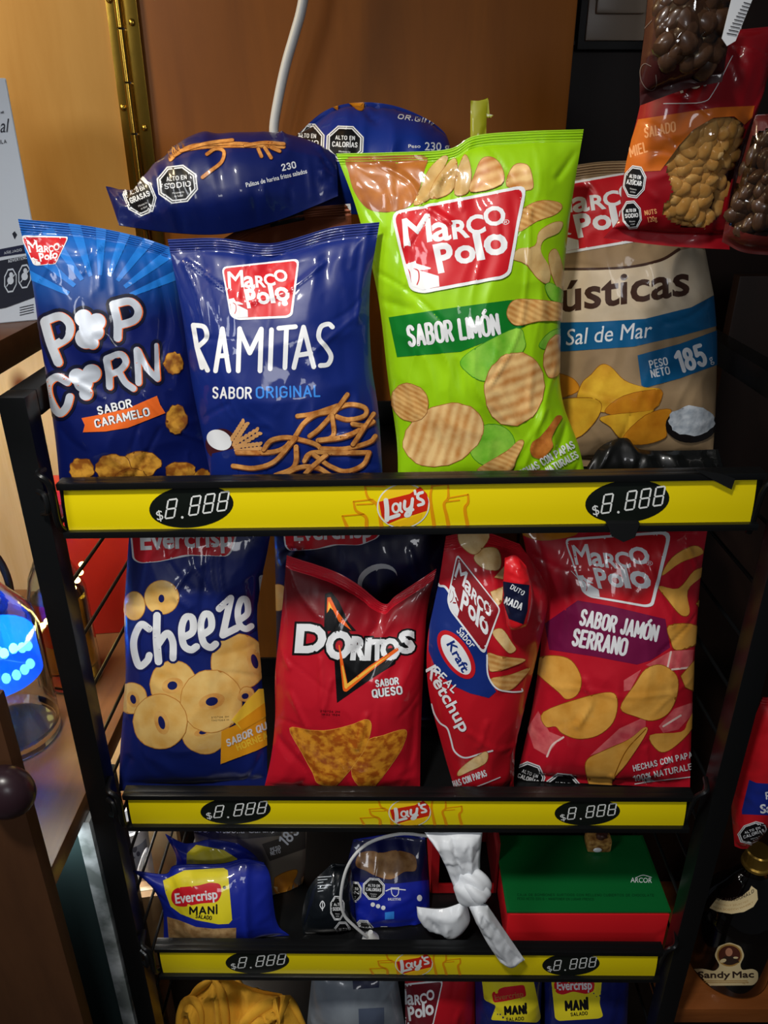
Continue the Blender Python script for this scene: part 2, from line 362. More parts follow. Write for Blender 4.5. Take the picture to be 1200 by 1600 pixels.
def captext(s, p0, p1, h, wt, shear=0.0, arc=0.0, up=None):
    p0 = np.asarray(p0, float); p1 = np.asarray(p1, float); d = p1 - p0; L = np.linalg.norm(d); ex = d / L
    n = np.array([d[1], -d[0]]) / L if up is None else np.asarray(up, float) / np.linalg.norm(up)
    gap = .30; adv = [SF[ch][0] for ch in s]; tot = sum(adv) + gap * (len(s) - 1); lim = max(wt, 1e-6)
    k = (L - h * wt) / tot; x = 0.0; out = []; w = min(h * wt, k * .30)
    for ch, a in zip(s, adv):
        for st in SF[ch][1]:
            P = []
            for u, v in st:
                xx = (x + u * a) * k + h * wt / 2; yy = (h - w) * v + w / 2; t = xx / L
                P.append(p0 + ex * (xx + shear * yy) + n * (yy + arc * 4 * t * (1 - t)))
            out += stroke(P, w, False)
        x += a + gap
    return out
def fatten(q, e):
    q = q[np.linalg.norm(q - np.roll(q, 1, 0), axis=1) > 1e-3]
    a = q - np.roll(q, 1, 0); b = np.roll(q, -1, 0) - q
    a /= np.linalg.norm(a, axis=1, keepdims=True); b /= np.linalg.norm(b, axis=1, keepdims=True)
    na = np.c_[-a[:, 1], a[:, 0]]; nb = np.c_[-b[:, 1], b[:, 0]]; m = na + nb; k = 2 / np.maximum((m * m).sum(1, keepdims=True), 1.0)
    return q + m * k * e
def text(s, p0, p1, h, off=0.0, shear=0.0, up=None, arc=0.0):
    """line of type from p0 to p1 (baseline, px) with capital height h"""
    if len(s) > 1 and s != 'ARCOR' and all(ch in SF for ch in s): return captext(s, p0, p1, h, .135 + off * 1.5, shear, arc, up)
    base = glyph(s, 0.0, shear)
    x0 = min(l[:, 0].min() for l in base); x1 = max(l[:, 0].max() for l in base)
    p0 = np.asarray(p0, float); p1 = np.asarray(p1, float); d = p1 - p0; L = np.linalg.norm(d)
    n = np.array([d[1], -d[0]]) / L if up is None else np.asarray(up, float) / np.linalg.norm(up)
    out = []
    for l in base:
        u = (l[:, 0:1] - x0) / (x1 - x0); v = l[:, 1:2] / 0.727
        q = p0 + u * d + n * (v * h + arc * 4 * u * (1 - u))
        out.append(fatten(q, off * h) if off else q)
    return out
def homog(src, dst):
    A = []; b = []
    for (x, y), (u, v) in zip(src, dst):
        A += [[x, y, 1, 0, 0, 0, -u * x, -u * y], [0, 0, 0, x, y, 1, -v * x, -v * y]]; b += [u, v]
    h = np.linalg.solve(np.array(A, float), np.array(b, float))
    H = np.append(h, 1).reshape(3, 3)
    def f(P):
        P = np.asarray(P, float); q = np.c_[P, np.ones(len(P))] @ H.T
        return q[:, :2] / q[:, 2:]
    return f
def winding_inside(Q, polys, mode=None):
    """non-zero winding over all outlines"""
    a = np.vstack(polys); b = np.vstack([np.roll(p, -1, 0) for p in polys]); W = np.zeros(len(Q), int)
    dy = b[:, 1] - a[:, 1]; dy = np.where(dy == 0, 1e-12, dy); k = (b[:, 0] - a[:, 0]) / dy
    for i in range(0, len(Q), 1500):
        x, y = Q[i:i + 1500, 0:1], Q[i:i + 1500, 1:2]
        up = (a[:, 1] <= y) & (b[:, 1] > y); dn = (a[:, 1] > y) & (b[:, 1] <= y)
        left = x < (y - a[:, 1]) * k + a[:, 0]
        W[i:i + 1500] = (up & left).sum(1) - (dn & left).sum(1)
    return W != 0
def clip_rect(P, x0, x1, y0, y1):
    for ax, val, sg in ((0, x0, 1), (0, x1, -1), (1, y0, 1), (1, y1, -1)):
        if len(P) == 0: return P
        out = []
        d = (P[:, ax] - val) * sg
        for i in range(len(P)):
            j = (i + 1) % len(P)
            if d[i] >= 0: out.append(P[i])
            if (d[i] >= 0) != (d[j] >= 0): out.append(P[i] + (P[j] - P[i]) * d[i] / (d[i] - d[j]))
        P = np.array(out)
    return P
def vnoise(x, y, seed):
    """smooth value noise in -1..1"""
    rg = np.random.RandomState(seed); L = rg.uniform(-1, 1, (64, 64))
    xi, yi = np.floor(x).astype(int), np.floor(y).astype(int); fx, fy = x - xi, y - yi
    fx = fx * fx * (3 - 2 * fx); fy = fy * fy * (3 - 2 * fy); g = lambda a, b: L[a % 64, b % 64]
    return (g(xi, yi) * (1 - fx) + g(xi + 1, yi) * fx) * (1 - fy) + (g(xi, yi + 1) * (1 - fx) + g(xi + 1, yi + 1) * fx) * fy

# ------------------------------------------------------------------ surfaces that carry printed art
class Surf:
    """a 3D grid (rows bottom to top, columns left to right) with printed shapes laid on it"""
    def __init__(s, P, back=None, closed=False):
        s.P = np.asarray(P, float); s.nt, s.ns = s.P.shape[0] - 1, s.P.shape[1] - 1
        du = np.gradient(s.P, axis=1); dv = np.gradient(s.P, axis=0); n = np.cross(du, dv)
        s.N = n / (np.linalg.norm(n, axis=-1, keepdims=True) + 1e-12)
        s.G = proj(s.P); s.back = back
        s.V = []; s.NN = []; s.UV = []; s.F = []; s.M = []; s.mats = []
        s.lay = 0; s.done = []
    def samp(s, A, ab):
        a = np.clip(ab[:, 0], 0, s.ns); b = np.clip(ab[:, 1], 0, s.nt)
        i = np.clip(np.floor(a).astype(int), 0, s.ns - 1); j = np.clip(np.floor(b).astype(int), 0, s.nt - 1)
        u = (a - i)[:, None]; v = (b - j)[:, None]
        return (A[j, i] * (1 - u) + A[j, i + 1] * u) * (1 - v) + (A[j + 1, i] * (1 - u) + A[j + 1, i + 1] * u) * v
    def inv(s, px):
        px = np.asarray(px, float); G = s.G.reshape(-1, 2); st = np.zeros((len(px), 2))
        for k in range(0, len(px), 400):
            d = ((px[k:k + 400, None] - G[None]) ** 2).sum(-1); m = d.argmin(1)
            st[k:k + 400] = np.c_[m % (s.ns + 1), m // (s.ns + 1)]
        for _ in range(5):
            i = np.clip(np.floor(st[:, 0]).astype(int), 0, s.ns - 1); j = np.clip(np.floor(st[:, 1]).astype(int), 0, s.nt - 1)
            u = (st[:, 0] - i)[:, None]; v = (st[:, 1] - j)[:, None]
            g00, g10, g01, g11 = s.G[j, i], s.G[j, i + 1], s.G[j + 1, i], s.G[j + 1, i + 1]
            p = (g00 * (1 - u) + g10 * u) * (1 - v) + (g01 * (1 - u) + g11 * u) * v
            gu = (g10 - g00) * (1 - v) + (g11 - g01) * v; gv = (g01 - g00) * (1 - u) + (g11 - g10) * u
            e = px - p; det = gu[:, 0] * gv[:, 1] - gu[:, 1] * gv[:, 0]; det = np.where(np.abs(det) < 1e-6, 1e-6, det)
            da = (e[:, 0] * gv[:, 1] - e[:, 1] * gv[:, 0]) / det; db = (gu[:, 0] * e[:, 1] - gu[:, 1] * e[:, 0]) / det
            st += np.clip(np.c_[da, db], -3, 3)
        return st
    def art(s, polys, mat, mode=None, lay=None, seg=5.0):
        """print shapes (px polygons) in one ink, above everything printed before"""
        if isinstance(polys, np.ndarray) and polys.ndim == 2: polys = [polys]
        if mode is None: mode = 'any'
        S = []
        for p in polys:
            p = np.asarray(p, float); q = []
            for a, b in zip(p, np.roll(p, -1, 0)):
                k = max(1, int(np.linalg.norm(b - a) / seg))
                for t in range(k): q.append(a + (b - a) * t / k)
            r = clip_rect(s.inv(np.array(q)), 0.02, s.ns - 0.02, 0.02, s.nt - 0.02)
            if len(r) > 2: S.append(r)
        if not S: return s
        bb = np.array([[*r.min(0), *r.max(0)] for r in S])
        if lay is None:     # one step above whatever it overlaps
            lay = 1
            for ob, ol in s.done:
                if ol >= lay and ((bb[:, None, 0] < ob[None, :, 2]) & (bb[:, None, 2] > ob[None, :, 0]) & (bb[:, None, 1] < ob[None, :, 3]) & (bb[:, None, 3] > ob[None, :, 1])).any(): lay = ol + 1
        s.lay = lay; s.done.append((bb, lay))
        # split far apart groups? keep simple: one triangulation
        pts = []; ed = []
        for r in S:
            b = len(pts); pts += [Vector((float(x), float(y))) for x, y in r]
            ed += [(b + i, b + (i + 1) % len(r)) for i in range(len(r))]
        allp = np.vstack(S); x0, y0 = np.floor(allp.min(0)).astype(int); x1, y1 = np.ceil(allp.max(0)).astype(int)
        gx, gy = np.meshgrid(np.arange(x0, x1 + 1), np.arange(y0, y1 + 1)); lat = np.c_[gx.ravel(), gy.ravel()].astype(float)
        lat = lat[winding_inside(lat + 1e-4, S, mode)]
        pts += [Vector((float(x), float(y))) for x, y in lat]
        vo, _, fo, *_r = delaunay_2d_cdt(pts, ed, [], 0, 1e-5)
        vo = np.array([tuple(v) for v in vo]); fo = np.array([tuple(f) for f in fo])
        if len(fo) == 0: return s
        cen = vo[fo].mean(1); fo = fo[winding_inside(cen, S, mode)]
        if len(fo) == 0: return s
        a = vo[fo]; ar = (a[:, 1, 0] - a[:, 0, 0]) * (a[:, 2, 1] - a[:, 0, 1]) - (a[:, 1, 1] - a[:, 0, 1]) * (a[:, 2, 0] - a[:, 0, 0])
        fo = np.where((ar < 0)[:, None], fo[:, ::-1], fo)
        n = s.samp(s.N, vo); n /= np.linalg.norm(n, axis=1, keepdims=True) + 1e-9
        s._push(s.samp(s.P, vo) + n * (0.00022 + 0.00010 * s.lay), n, vo / 10, fo, mat)
        return s
    def _push(s, V, N, UV, F, mat, mi=None):
        b = len(s.V)
        if mat not in s.mats: s.mats.append(mat)
        s.V += list(V); s.NN += list(N); s.UV += list(UV); s.F += [tuple(int(i) + b for i in f) for f in F]; s.M += [s.mats.index(mat)] * len(F)
    def base(s, mat, rows=None, backmat=None, window=None, wmat=None, cols=None):
        r0, r1 = rows or (0, s.nt); w = s.ns + 1
        jj, ii = np.meshgrid(np.arange(r0, r1 + 1), np.arange(w), indexing='ij')
        P = s.P[r0:r1 + 1].reshape(-1, 3); N = s.N[r0:r1 + 1].reshape(-1, 3); UV = np.c_[ii.ravel(), jj.ravel()] / 10
        F = [(j * w + i, j * w + i + 1, (j + 1) * w + i + 1, (j + 1) * w + i) for j in range(r1 - r0) for i in range(s.ns)]
        if window is not None:
            c = np.array([s.G[r0:r1 + 1].reshape(-1, 2)[list(f)].mean(0) for f in F]); ins = winding_inside(c, [np.asarray(window)], 'any')
            s._push(P, N, UV, [f for f, k in zip(F, ins) if not k], mat)
            s._push(P, N, UV, [f for f, k in zip(F, ins) if k], wmat)
        else: s._push(P, N, UV, F, mat)
        if s.back is not None:
            B = s.back; du = np.gradient(B, axis=1); dv = np.gradient(B, axis=0); n = np.cross(dv, du)
            n /= np.linalg.norm(n, axis=-1, keepdims=True) + 1e-12
            s._push(B[r0:r1 + 1].reshape(-1, 3), n[r0:r1 + 1].reshape(-1, 3), UV, [f[::-1] for f in F], backmat or mat)
        return s
    def build(s, name, parent=None, origin=None):
        o = mesh_obj(name, s.V, s.F, s.mats, s.M, parent, origin, True, s.NN, s.UV)
        s.V, s.NN, s.UV, s.F, s.M, s.mats = [], [], [], [], [], []
        return o

class Plane:
    def __init__(s, y0, z0, lean, yaw=0.0, x0=0.0):
        l, w = math.radians(lean), math.radians(yaw)
        s.O = np.array([x0, y0, z0]); s.X = np.array([math.cos(w), math.sin(w), 0])
        f = np.array([-math.sin(w), math.cos(w), 0])
        s.Y = f * math.sin(l) + np.array([0, 0, math.cos(l)]); s.N = -f * math.cos(l) + np.array([0, 0, math.sin(l)])
    def hit(s, px): return on_plane(px, s.O, s.N)
    def foot(s, x):
        """px row where the plane meets its own base line below column x"""
        a = proj(s.O); b = proj(s.O + s.X * 0.2); t = (x - a[0]) / (b[0] - a[0]); return (x, a[1] + (b[1] - a[1]) * t)
def respl(pts, n, smooth=True):
    P = cat(pts, 10) if (smooth and len(pts) > 2) else np.asarray(pts, float)
    d = np.r_[0, np.cumsum(np.linalg.norm(np.diff(P, axis=0), axis=1))]; u = np.linspace(0, d[-1], n + 1)
    return np.stack([np.interp(u, d, P[:, i]) for i in range(P.shape[1])], -1)
CREASE = 0.62
def pillow(pl, L, R, T=None, B=None, H=0.03, cell=3.6, ncr=14, seed=1, seal=(0.03, 0.05), back=0.6, wr=1.0, creases=(), p=0.7, q=0.6, sag=0.85, pull=1.0, edge=0.0):
    """a filled pouch: outline (px, on the plane pl) swollen towards the front and back.
    L, R run bottom to top; without B the pouch stands on the plane's base line"""
    L = list(L); R = list(R); stands = B is None
    if B is None: L[0] = pl.foot(L[0][0]); R[0] = pl.foot(R[0][0]); B = [L[0], R[0]]
    if T is None: T = [L[-1], R[-1]]
    h_px = np.linalg.norm(np.array(L[0]) - np.array(L[-1])); w_px = np.linalg.norm(np.array(B[0]) - np.array(B[-1])) * .5 + np.linalg.norm(np.array(T[0]) - np.array(T[-1])) * .5
    nt, ns = max(10, int(h_px / cell)), max(10, int(w_px / cell))
    l, r = respl(L, nt), respl(R, nt); t, b = respl(T, ns), respl(B, ns)
    S, TT = np.meshgrid(np.linspace(0, 1, ns + 1), np.linspace(0, 1, nt + 1)); s_, t_ = S[..., None], TT[..., None]
    px = (1 - s_) * l[:, None] + s_ * r[:, None] + (1 - t_) * b[None] + t_ * t[None] - ((1 - s_) * (1 - t_) * b[0] + s_ * (1 - t_) * b[-1] + (1 - s_) * t_ * t[0] + s_ * t_ * t[-1])
    P = pl.hit(px)
    tt = np.clip((TT - seal[0]) / (1 - seal[0] - seal[1]), 0, 1)
    prof = np.sin(np.pi * tt ** sag) ** q; side = np.clip(1 - (2 * S - 1) ** 2, 0, 1) ** p
    body = prof * side
    wm = w_px / FPX * 0.75; hm = h_px / FPX * 0.75
    X = S * wm * 100; Y = TT * hm * 100     # cm
    n1 = vnoise(X / 6 + seed, Y / 6, seed); n2 = 1 - 2 * np.abs(vnoise(X / 3.2 + n1, Y / 4.5, seed + 1)); n3 = 1 - 2 * np.abs(vnoise(X / 1.5 + n1, Y / 2.6 + n1, seed + 2))
    fade = np.clip(np.minimum(np.minimum(S, 1 - S) * 7, np.minimum(TT, 1 - TT) * 9), 0, 1)
    wk = (0.0045 * n1 + 0.0016 * n2 + 0.0007 * n3) * fade * wr
    # pleats running out of the two seals
    pl1 = (vnoise(X / 1.3, Y * 0 + 3, seed + 5) * 0.0022) * (np.exp(-(1 - TT) * hm / 0.045) + np.exp(-TT * hm / 0.035)) * fade * pull
    h = H * body + wk + pl1
    rr = random.Random(seed * 7 + 1); creases = list(creases); LP, RP, BP, TP = (np.asarray(v) for v in (l, r, b, t))
    for k in range(ncr):
        kind = rr.random()
        if kind < .4: p0 = TP[int(rr.uniform(.05, .95) * ns)] + (0, h_px * seal[1] * .9); dr = (rr.uniform(-.7, .7), 1)
        elif kind < .6: p0 = BP[int(rr.uniform(.05, .95) * ns)] - (0, 12); dr = (rr.uniform(-.6, .6), -1)
        elif kind < .8: p0 = LP[int(rr.uniform(.1, .9) * nt)] + (5, 0); dr = (1, rr.uniform(-.9, .9))
        else: p0 = RP[int(rr.uniform(.1, .9) * nt)] - (5, 0); dr = (-1, rr.uniform(-.9, .9))
        Ln = rr.uniform(.10, .28) * h_px; dr = np.array(dr) / np.linalg.norm(dr); pe = np.array([-dr[1], dr[0]]) * rr.uniform(-.25, .25) * Ln
        creases.append(([tuple(p0), tuple(p0 + dr * Ln * .5 + pe * .5), tuple(p0 + dr * Ln)], rr.uniform(5, 9), rr.choice((-1, 1)) * rr.uniform(.0008, .0024) * wr))
    for (cp, cw, ca) in creases:
        C = cat(cp, 6); d = np.full(S.shape, 1e9)
        for a, e in zip(C[:-1], C[1:]):
            v = e - a; k = np.clip(((px - a) @ v) / (v @ v), 0, 1); d = np.minimum(d, np.linalg.norm(px - a - k[..., None] * v, axis=-1))
        h = h + ca * CREASE * np.clip(1 - d / cw, 0, 1) ** 1.4 * np.clip(fade * 3, 0, 1)
    hb = H * body * back + np.abs(wk) * 0.5 * (back > 0.01)
    hb = hb + 0.0006
    F = P + pl.N * h[..., None]; Bk = P - pl.N * hb[..., None]
    if stands:
        F[..., 2] = np.maximum(F[..., 2], pl.O[2]); Bk[..., 2] = np.maximum(Bk[..., 2], pl.O[2] - 0.0003)
    s = Surf(F, back=Bk); s.pl = pl; s.rows_top = int(round(nt * (1 - seal[1]))); s.rows_bot = int(round(nt * seal[0]))
    return s
def base_origin(s):
    P = s.P.reshape(-1, 3); B = s.back.reshape(-1, 3); A = np.vstack([P, B]); lo = A[:, 2].min()
    return np.array([(A[:, 0].min() + A[:, 0].max()) / 2, A[A[:, 2] < lo + 0.01][:, 1].mean(), lo])
def pouch(s, name, label, catg, mat, sealmat=None, group=None, seal=True, backmat=None, window=None, wmat=None):
    """turn a pillow surface (with its art still to come) into an object: call fin(s) after printing"""
    s.meta = (name, label, catg, mat, sealmat or mat, group, seal, backmat)
    s.base(mat, rows=(0, s.rows_top) if seal else None, backmat=backmat, window=window, wmat=wmat); s.lay = 0
    return s
def fin(s):
    name, label, catg, mat, sealmat, group, seal, backmat = s.meta
    o = tag(s.build(name, origin=base_origin(s)), label, catg, group)
    if seal:
        n = s.nt - s.rows_top; k = 6
        P = s.P[s.rows_top:]; B = s.back[s.rows_top:]
        # crimped strip, fine ribs across
        rows = np.linspace(0, n, n * k + 1); f = lambda A: np.array([A[min(int(r), n - 1)] * (1 - (r - min(int(r), n - 1))) + A[min(int(r), n - 1) + 1] * (r - min(int(r), n - 1)) for r in rows])
        FP, FB = f(P), f(B); rib = np.sin(rows * 2 * np.pi * 0.9)[:, None, None] * 0.00045 * np.clip(np.minimum(rows, n - rows), 0, 1)[:, None, None]
        q = Surf(FP + s.pl.N * (rib + 0.0001), back=FB + s.pl.N * rib - s.pl.N * 0.0002); q.base(sealmat, backmat=backmat); q.build('top_seal', parent=o)
    return o
# ------------------------------------------------------------------ materials in use
BLACK = plain('black_enamel', (14, 15, 16), rough=0.32, spec=0.5, bump=0.05, bscale=300)
BLACKM = plain('black_plastic', (16, 17, 18), rough=0.45)
YELLOW = plain('yellow_card', (236, 214, 10), rough=0.28, coat=0.3)
WOODB = wood('brown_panel', (124, 70, 16), (144, 84, 22), rough=0.5, scale=(5, 5, 0.7), coat=0.0)
WOODY = wood('honey_panel_lit', (206, 152, 74), (220, 168, 90), rough=0.5, scale=(5, 5, 0.6), coat=0.05)  # lighter tone puts the lamplight on this panel into its colour
WOODD = wood('dark_wood', (26, 15, 10), (38, 22, 14), rough=0.5, scale=(4, 4, 0.8))
WOODC = wood('counter_wood', (126, 84, 50), (150, 102, 62), rough=0.3, scale=(8, 1.2, 8), coat=0.4)
PINE = wood('knotty_pine', (222, 186, 128), (238, 208, 158), rough=0.5, scale=(9, 9, 0.9), knots=True)
LEDGE = wood('ledge_wood', (120, 66, 28), (150, 86, 40), rough=0.35, scale=(1.2, 8, 8))
WHITE = film('white_print', (228, 230, 232)); SILVERW = film('pearl_print', (205, 212, 222), metal=0.35)
NAVYP = film('navy_print', (10, 14, 40)); BLACKP = film('black_print', (12, 12, 14))
REDP = film('logo_red_print', (196, 24, 34)); ORANGEP = film('orange_print', (232, 104, 36))
TAN = chipm('stick_print', (224, 160, 88), (176, 108, 48), 130)
TAND = film('stick_dark_print', (110, 58, 26))
BRASS = plain('brass', (190, 150, 60), rough=0.25, metal=1.0, bump=0.1, bscale=60)
STEEL = plain('steel', (190, 195, 200), rough=0.18, metal=1.0)

# ------------------------------------------------------------------ the room
def struct(mb, name): return tag(mb.build(name), kind='structure')
YB = 0.345                                            # back wall of the niche
struct(MB().box(-2.2, 2.2, -2.4, 0.75, -0.05, 0.0, plain('floor_tile', (70, 60, 52), rough=0.4)), 'floor')
hx = on_y((np.array([186.0, 0.0])), YB)[0]            # hinge line
ex = on_y((np.array([892.0, 120.0])), YB)[0]          # right edge of the brown panel
struct(MB().box(hx + 0.004, ex, YB, YB + 0.02, 0.0, 2.5, WOODB, 0.002), 'wall_back')
struct(MB().box(-2.2, hx - 0.004, YB - 0.002, YB + 0.018, 1.31, 2.5, WOODY, 0.002), 'wall_left')
struct(MB().box(-2.2, hx - 0.006, 0.47, 0.49, 0.0, 1.31, PINE), 'wall_niche')
struct(MB().box(ex + 0.002, 2.2, 0.50, 0.52, 0.0, 2.5, WOODD).box(ex + 0.002, 2.2, 0.494, 0.5, 1.655, 1.66, WOODD).box(ex + 0.002, 2.2, 0.494, 0.5, 1.60, 1.604, WOODD), 'wall_right')
struct(MB().box(.386, 1.3, .245, .262, 0.0, 1.36, WOODD, .002), 'trim_1')

# piano hinge
o = thing('piano_hinge', (hx, YB - 0.004, 1.30), 'long brass hinge screwed between the honey panel and the brown panel', 'hinge')
MB().box(hx + 0.003, hx + 0.019, YB - 0.004, YB - 0.0005, 1.30, 2.4, BRASS, 0.0008).build('leaf', o)
MB().box(hx - 0.013, hx - 0.003, YB - 0.006, YB - 0.0025, 1.30, 2.4, BRASS, 0.0008).build('leaf', o)
m = MB()
for k in range(22): m.tube([(hx, YB - 0.006, 1.30 + k * 0.05), (hx, YB - 0.006, 1.348 + k * 0.05)], 0.0042, BRASS, 12)
m.build('knuckle', o)
for k in range(7):
    for dx, dy in ((0.012, -0.0045), (-0.0085, -0.0065)):
        MB().ball((hx + dx, YB + dy, 1.405 + k * 0.10 + (0.02 if dx < 0 else 0)), (0.0035, 0.0014, 0.0035), BRASS, seg=12).build('screw', o)

# white cable in front of the brown panel
pts = [on_y(np.array(p, float), YB - 0.03) for p in [(432, 225), (428, 200), (436, 150), (447, 100), (460, 55), (472, 10), (482, -60), (490, -160)]]
cb = thing('power_cable', tuple(pts[0]), 'white cable hanging down over the brown wood panel', 'cable')
MB().tube(cat(pts, 5), 0.0052, plain('cable_white', (215, 216, 214), rough=0.4), 12).build('sheath', cb)

# switch frame, top right
sw = on_y(np.array([[905., 70], [1010, 70], [1010, -60], [905, -60]]), 0.49)
xs0, xs1, zs0, zs1 = sw[0, 0], sw[1, 0], sw[0, 2], sw[2, 2]
o = thing('switch_plate', ((xs0 + xs1) / 2, 0.492, zs0), 'beige switch plate in a black frame high on the dark wall', 'switch')
MB().box(xs0 - 0.004, xs1, 0.482, 0.499, zs0 - 0.006, zs1, plain('frame_black', (12, 10, 10)), 0.002).build('frame', o)
MB().box(xs0 + 0.004, xs1 - 0.004, 0.476, 0.483, zs0 + 0.003, zs1 - 0.01, plain('switch_beige', (170, 150, 130), rough=0.3), 0.002).build('plate', o)
MB().box(xs0 + 0.012, xs1 - 0.012, 0.468, 0.477, zs0 + 0.03, zs1 - 0.02, plain('switch_beige', (1, 1, 1)), 0.004).build('rocker', o)

# ------------------------------------------------------------------ the display rack
XL, XR = -0.3246, 0.382
TOPZ = 1.298
R1 = [(98, 764), (1184, 747), (1173, 816), (107, 829)]
R2 = [(199, 1246), (1074, 1249), (1068, 1291), (206, 1288)]
R3 = [(248, 1484), (1029, 1490), (1023, 1526), (255, 1521)]
zr = lambda y: float(on_y(np.array([600., y]), 0.0)[2])
T1, T2, T3 = zr(814), zr(1285), zr(1518)
T4 = T3 - 0.24
rack = thing('display_rack', ((XL + XR) / 2, 0.13, 0.0), 'black metal snack display rack with yellow price rails', 'rack')
for x in (XL, XR - 0.024):
    for y in (0.004, 0.262):
        MB().box(x, x + 0.024, y, y + 0.024, 0.0, TOPZ, BLACK, 0.002).build('post', rack)
    MB().box(x, x + 0.024, 0.0285, 0.262, TOPZ - 0.024, TOPZ, BLACK, 0.002).build('top_rail', rack)
for x in (XL + 0.012, XR - 0.012):
    k = 0
    for z in np.arange(1.159, 0.36, -0.065):
        MB().tube([(x, 0.028, z), (x, 0.262, z)], 0.0021, BLACK, 8).build('side_wire', rack)
for y in (0.272,):
    for x in np.linspace(-0.26, 0.32, 9): MB().tube([(x, y, 0.30), (x, y, TOPZ - 0.10)], 0.002, BLACK, 6).build('back_wire', rack)
    for z in (0.31, 0.75, 1.195): MB().tube([(XL + 0.02, y + 0.004, z), (XR - 0.02, y + 0.004, z)], 0.003, BLACK, 8).build('back_bar', rack)
for z in (T1, T2, T3, T4):
    MB().box(-0.282, 0.336, 0.012, 0.262, z - 0.004, z, BLACK, 0.001).box(-0.282, 0.336, 0.258, 0.262, z, z + 0.03, BLACK, 0.001).build('shelf_tray', rack)
def seg8(x, y, w, h, ang):
    """one figure 8 of a seven-segment price, slanted"""
    g = 1.1; sl = 0.18; out = []
    P = lambda u, v: (x + u * w + v * sl * h, y - v * h + u * w * ang)
    for a, b in (((.12, 0), (.88, 0)), ((.12, .5), (.88, .5)), ((.12, 1), (.88, 1)), ((0, .06), (0, .44)), ((1, .06), (1, .44)), ((0, .56), (0, .94)), ((1, .56), (1, .94))):
        out += stroke([P(*a), P(*b)], 2.5, False)
    return out
RW = plain('rail_white', (225, 228, 225), rough=0.4); RG = plain('rail_display', (17, 22, 18), rough=0.3)
RO = plain('rail_orange', (225, 150, 10), rough=0.35); RR = plain('rail_red', (205, 40, 18), rough=0.35); RC = plain('rail_amber', (240, 190, 20), rough=0.35)
RYE = plain('rail_logo_yellow', (245, 205, 30), rough=0.35)
def rail(Q, tilt_in):
    q = on_y(np.array(Q, float), 0.0); f = homog(R1, Q)
    # frame: a dark channel behind and around the yellow card
    u = 0.0085; tl, tr, br, bl = q
    fr = [tl + (-.004, .002, .0062), tr + (.006, .002, .0062), br + (.006, .002, -u + .002), bl + (-.004, .002, -u + .002)]
    rl = MB().hexa(fr + [p + (0, 0.0098, 0) for p in fr], BLACK, 0.001).build('price_rail', rack)
    # fold the channel lips over the card
    MB().hexa([tl + (-.004, -.004, .0062), tr + (.006, -.004, .0062), tr + (.006, -.004, .0), tl + (-.004, -.004, .0)] + [tl + (-.004, .003, .0062), tr + (.006, .003, .0062), tr + (.006, .003, .0), tl + (-.004, .003, .0)], BLACK, 0.0008).hexa(
        [bl + (-.004, -.004, 0), br + (.006, -.004, 0), br + (.006, -.004, -u + .002), bl + (-.004, -.004, -u + .002)] + [bl + (-.004, .003, 0), br + (.006, .003, 0), br + (.006, .003, -u + .002), bl + (-.004, .003, -u + .002)], BLACK, 0.0008).build('lip', rl)
    nx, nz = 160, 12; s_, t_ = np.meshgrid(np.linspace(0, 1, nx + 1), np.linspace(0, 1, nz + 1)); s_, t_ = s_[..., None], t_[..., None]
    P = (bl * (1 - s_) + br * s_) * (1 - t_) + (tl * (1 - s_) + tr * s_) * t_ + np.array([0, 0.001, 0])
    P[..., 1] -= 0.0012 * np.sin(np.pi * t_[..., 0])
    y = Surf(P); y.base(YELLOW); y.build('yellow_card', rl)
    mp = lambda polys: [f(p) for p in polys]
    for cx, cy in ((299, 791), (980, 783)):
        y.lay = 1; y.art(mp([ell(cx, cy, 66, 33, -6, n=40)]), RG)
        w = []
        for k, dx in enumerate((-33, 0, 22, 44)): w += seg8(cx - 4 + dx - (4 if k == 0 else 0), cy + 19 - (dx + 33) * .15, 14, 29, -.14)
        w += [ell(cx - 14, cy + 17, 2, 2)]
        w += text('$', (cx - 53, cy + 22), (cx - 43, cy + 20), 16)
        y.art(mp(w), RW); y.build('price_display', rl)
    c = crop(500, 730, 4.0); y.lay = 1
    for st in ([(280, 118), (300, 190), (360, 240), (385, 375)], [(210, 215), (225, 270), (285, 310), (290, 375)], [(140, 305), (170, 375)], [(700, 115), (690, 200), (715, 375)], [(800, 110), (800, 190), (775, 230), (790, 300), (805, 375)], [(925, 170), (925, 220), (905, 260), (925, 375)]):
        y.art(mp([np.array(c(p)) if False else p for p in stroke(c(st), (3, 6))]), RO, lay=2)
    for st in ([(280, 118), (410, 120)], [(210, 213), (330, 200)], [(140, 303), (275, 292)], [(700, 118), (805, 105)], [(800, 192), (925, 170)], [(790, 215), (870, 205)], [(230, 232), (330, 228)]):
        y.art(mp(stroke(c(st), 2.2, False)), RO, lay=2)
    y.art(mp([np.array(c(ell(520, 240, 165, 140, -8, n=40)))]), RW); y.art(mp([np.array(c(ell(520, 240, 157, 133, -8, n=40)))]), RYE)
    y.art(mp([np.array(c([(368, 215), (440, 195), (560, 165), (625, 120), (668, 165), (678, 215), (668, 270), (600, 292), (500, 320), (425, 352), (385, 305)]))]), RR)
    y.art(mp([np.array(c([(430, 355), (520, 325), (640, 285), (630, 320), (580, 355), (500, 368)]))]), RC)
    L = stroke(c([(412, 205), (418, 260), (418, 325)]), 7.5) + stroke(c([(418, 320), (450, 310), (492, 296)]), 6)
    L += stroke(c(ell(474, 252, 20, 27, 0, 14)) + c([ell(474, 252, 20, 27, 0, 14)[0]]), 3.6) + stroke(c([(502, 222), (502, 262), (512, 276)]), 4)
    L += stroke(c([(530, 210), (528, 250), (545, 262), (570, 240), (578, 195), (572, 250), (560, 295), (535, 300), (545, 280), (580, 262)]), 4.8)
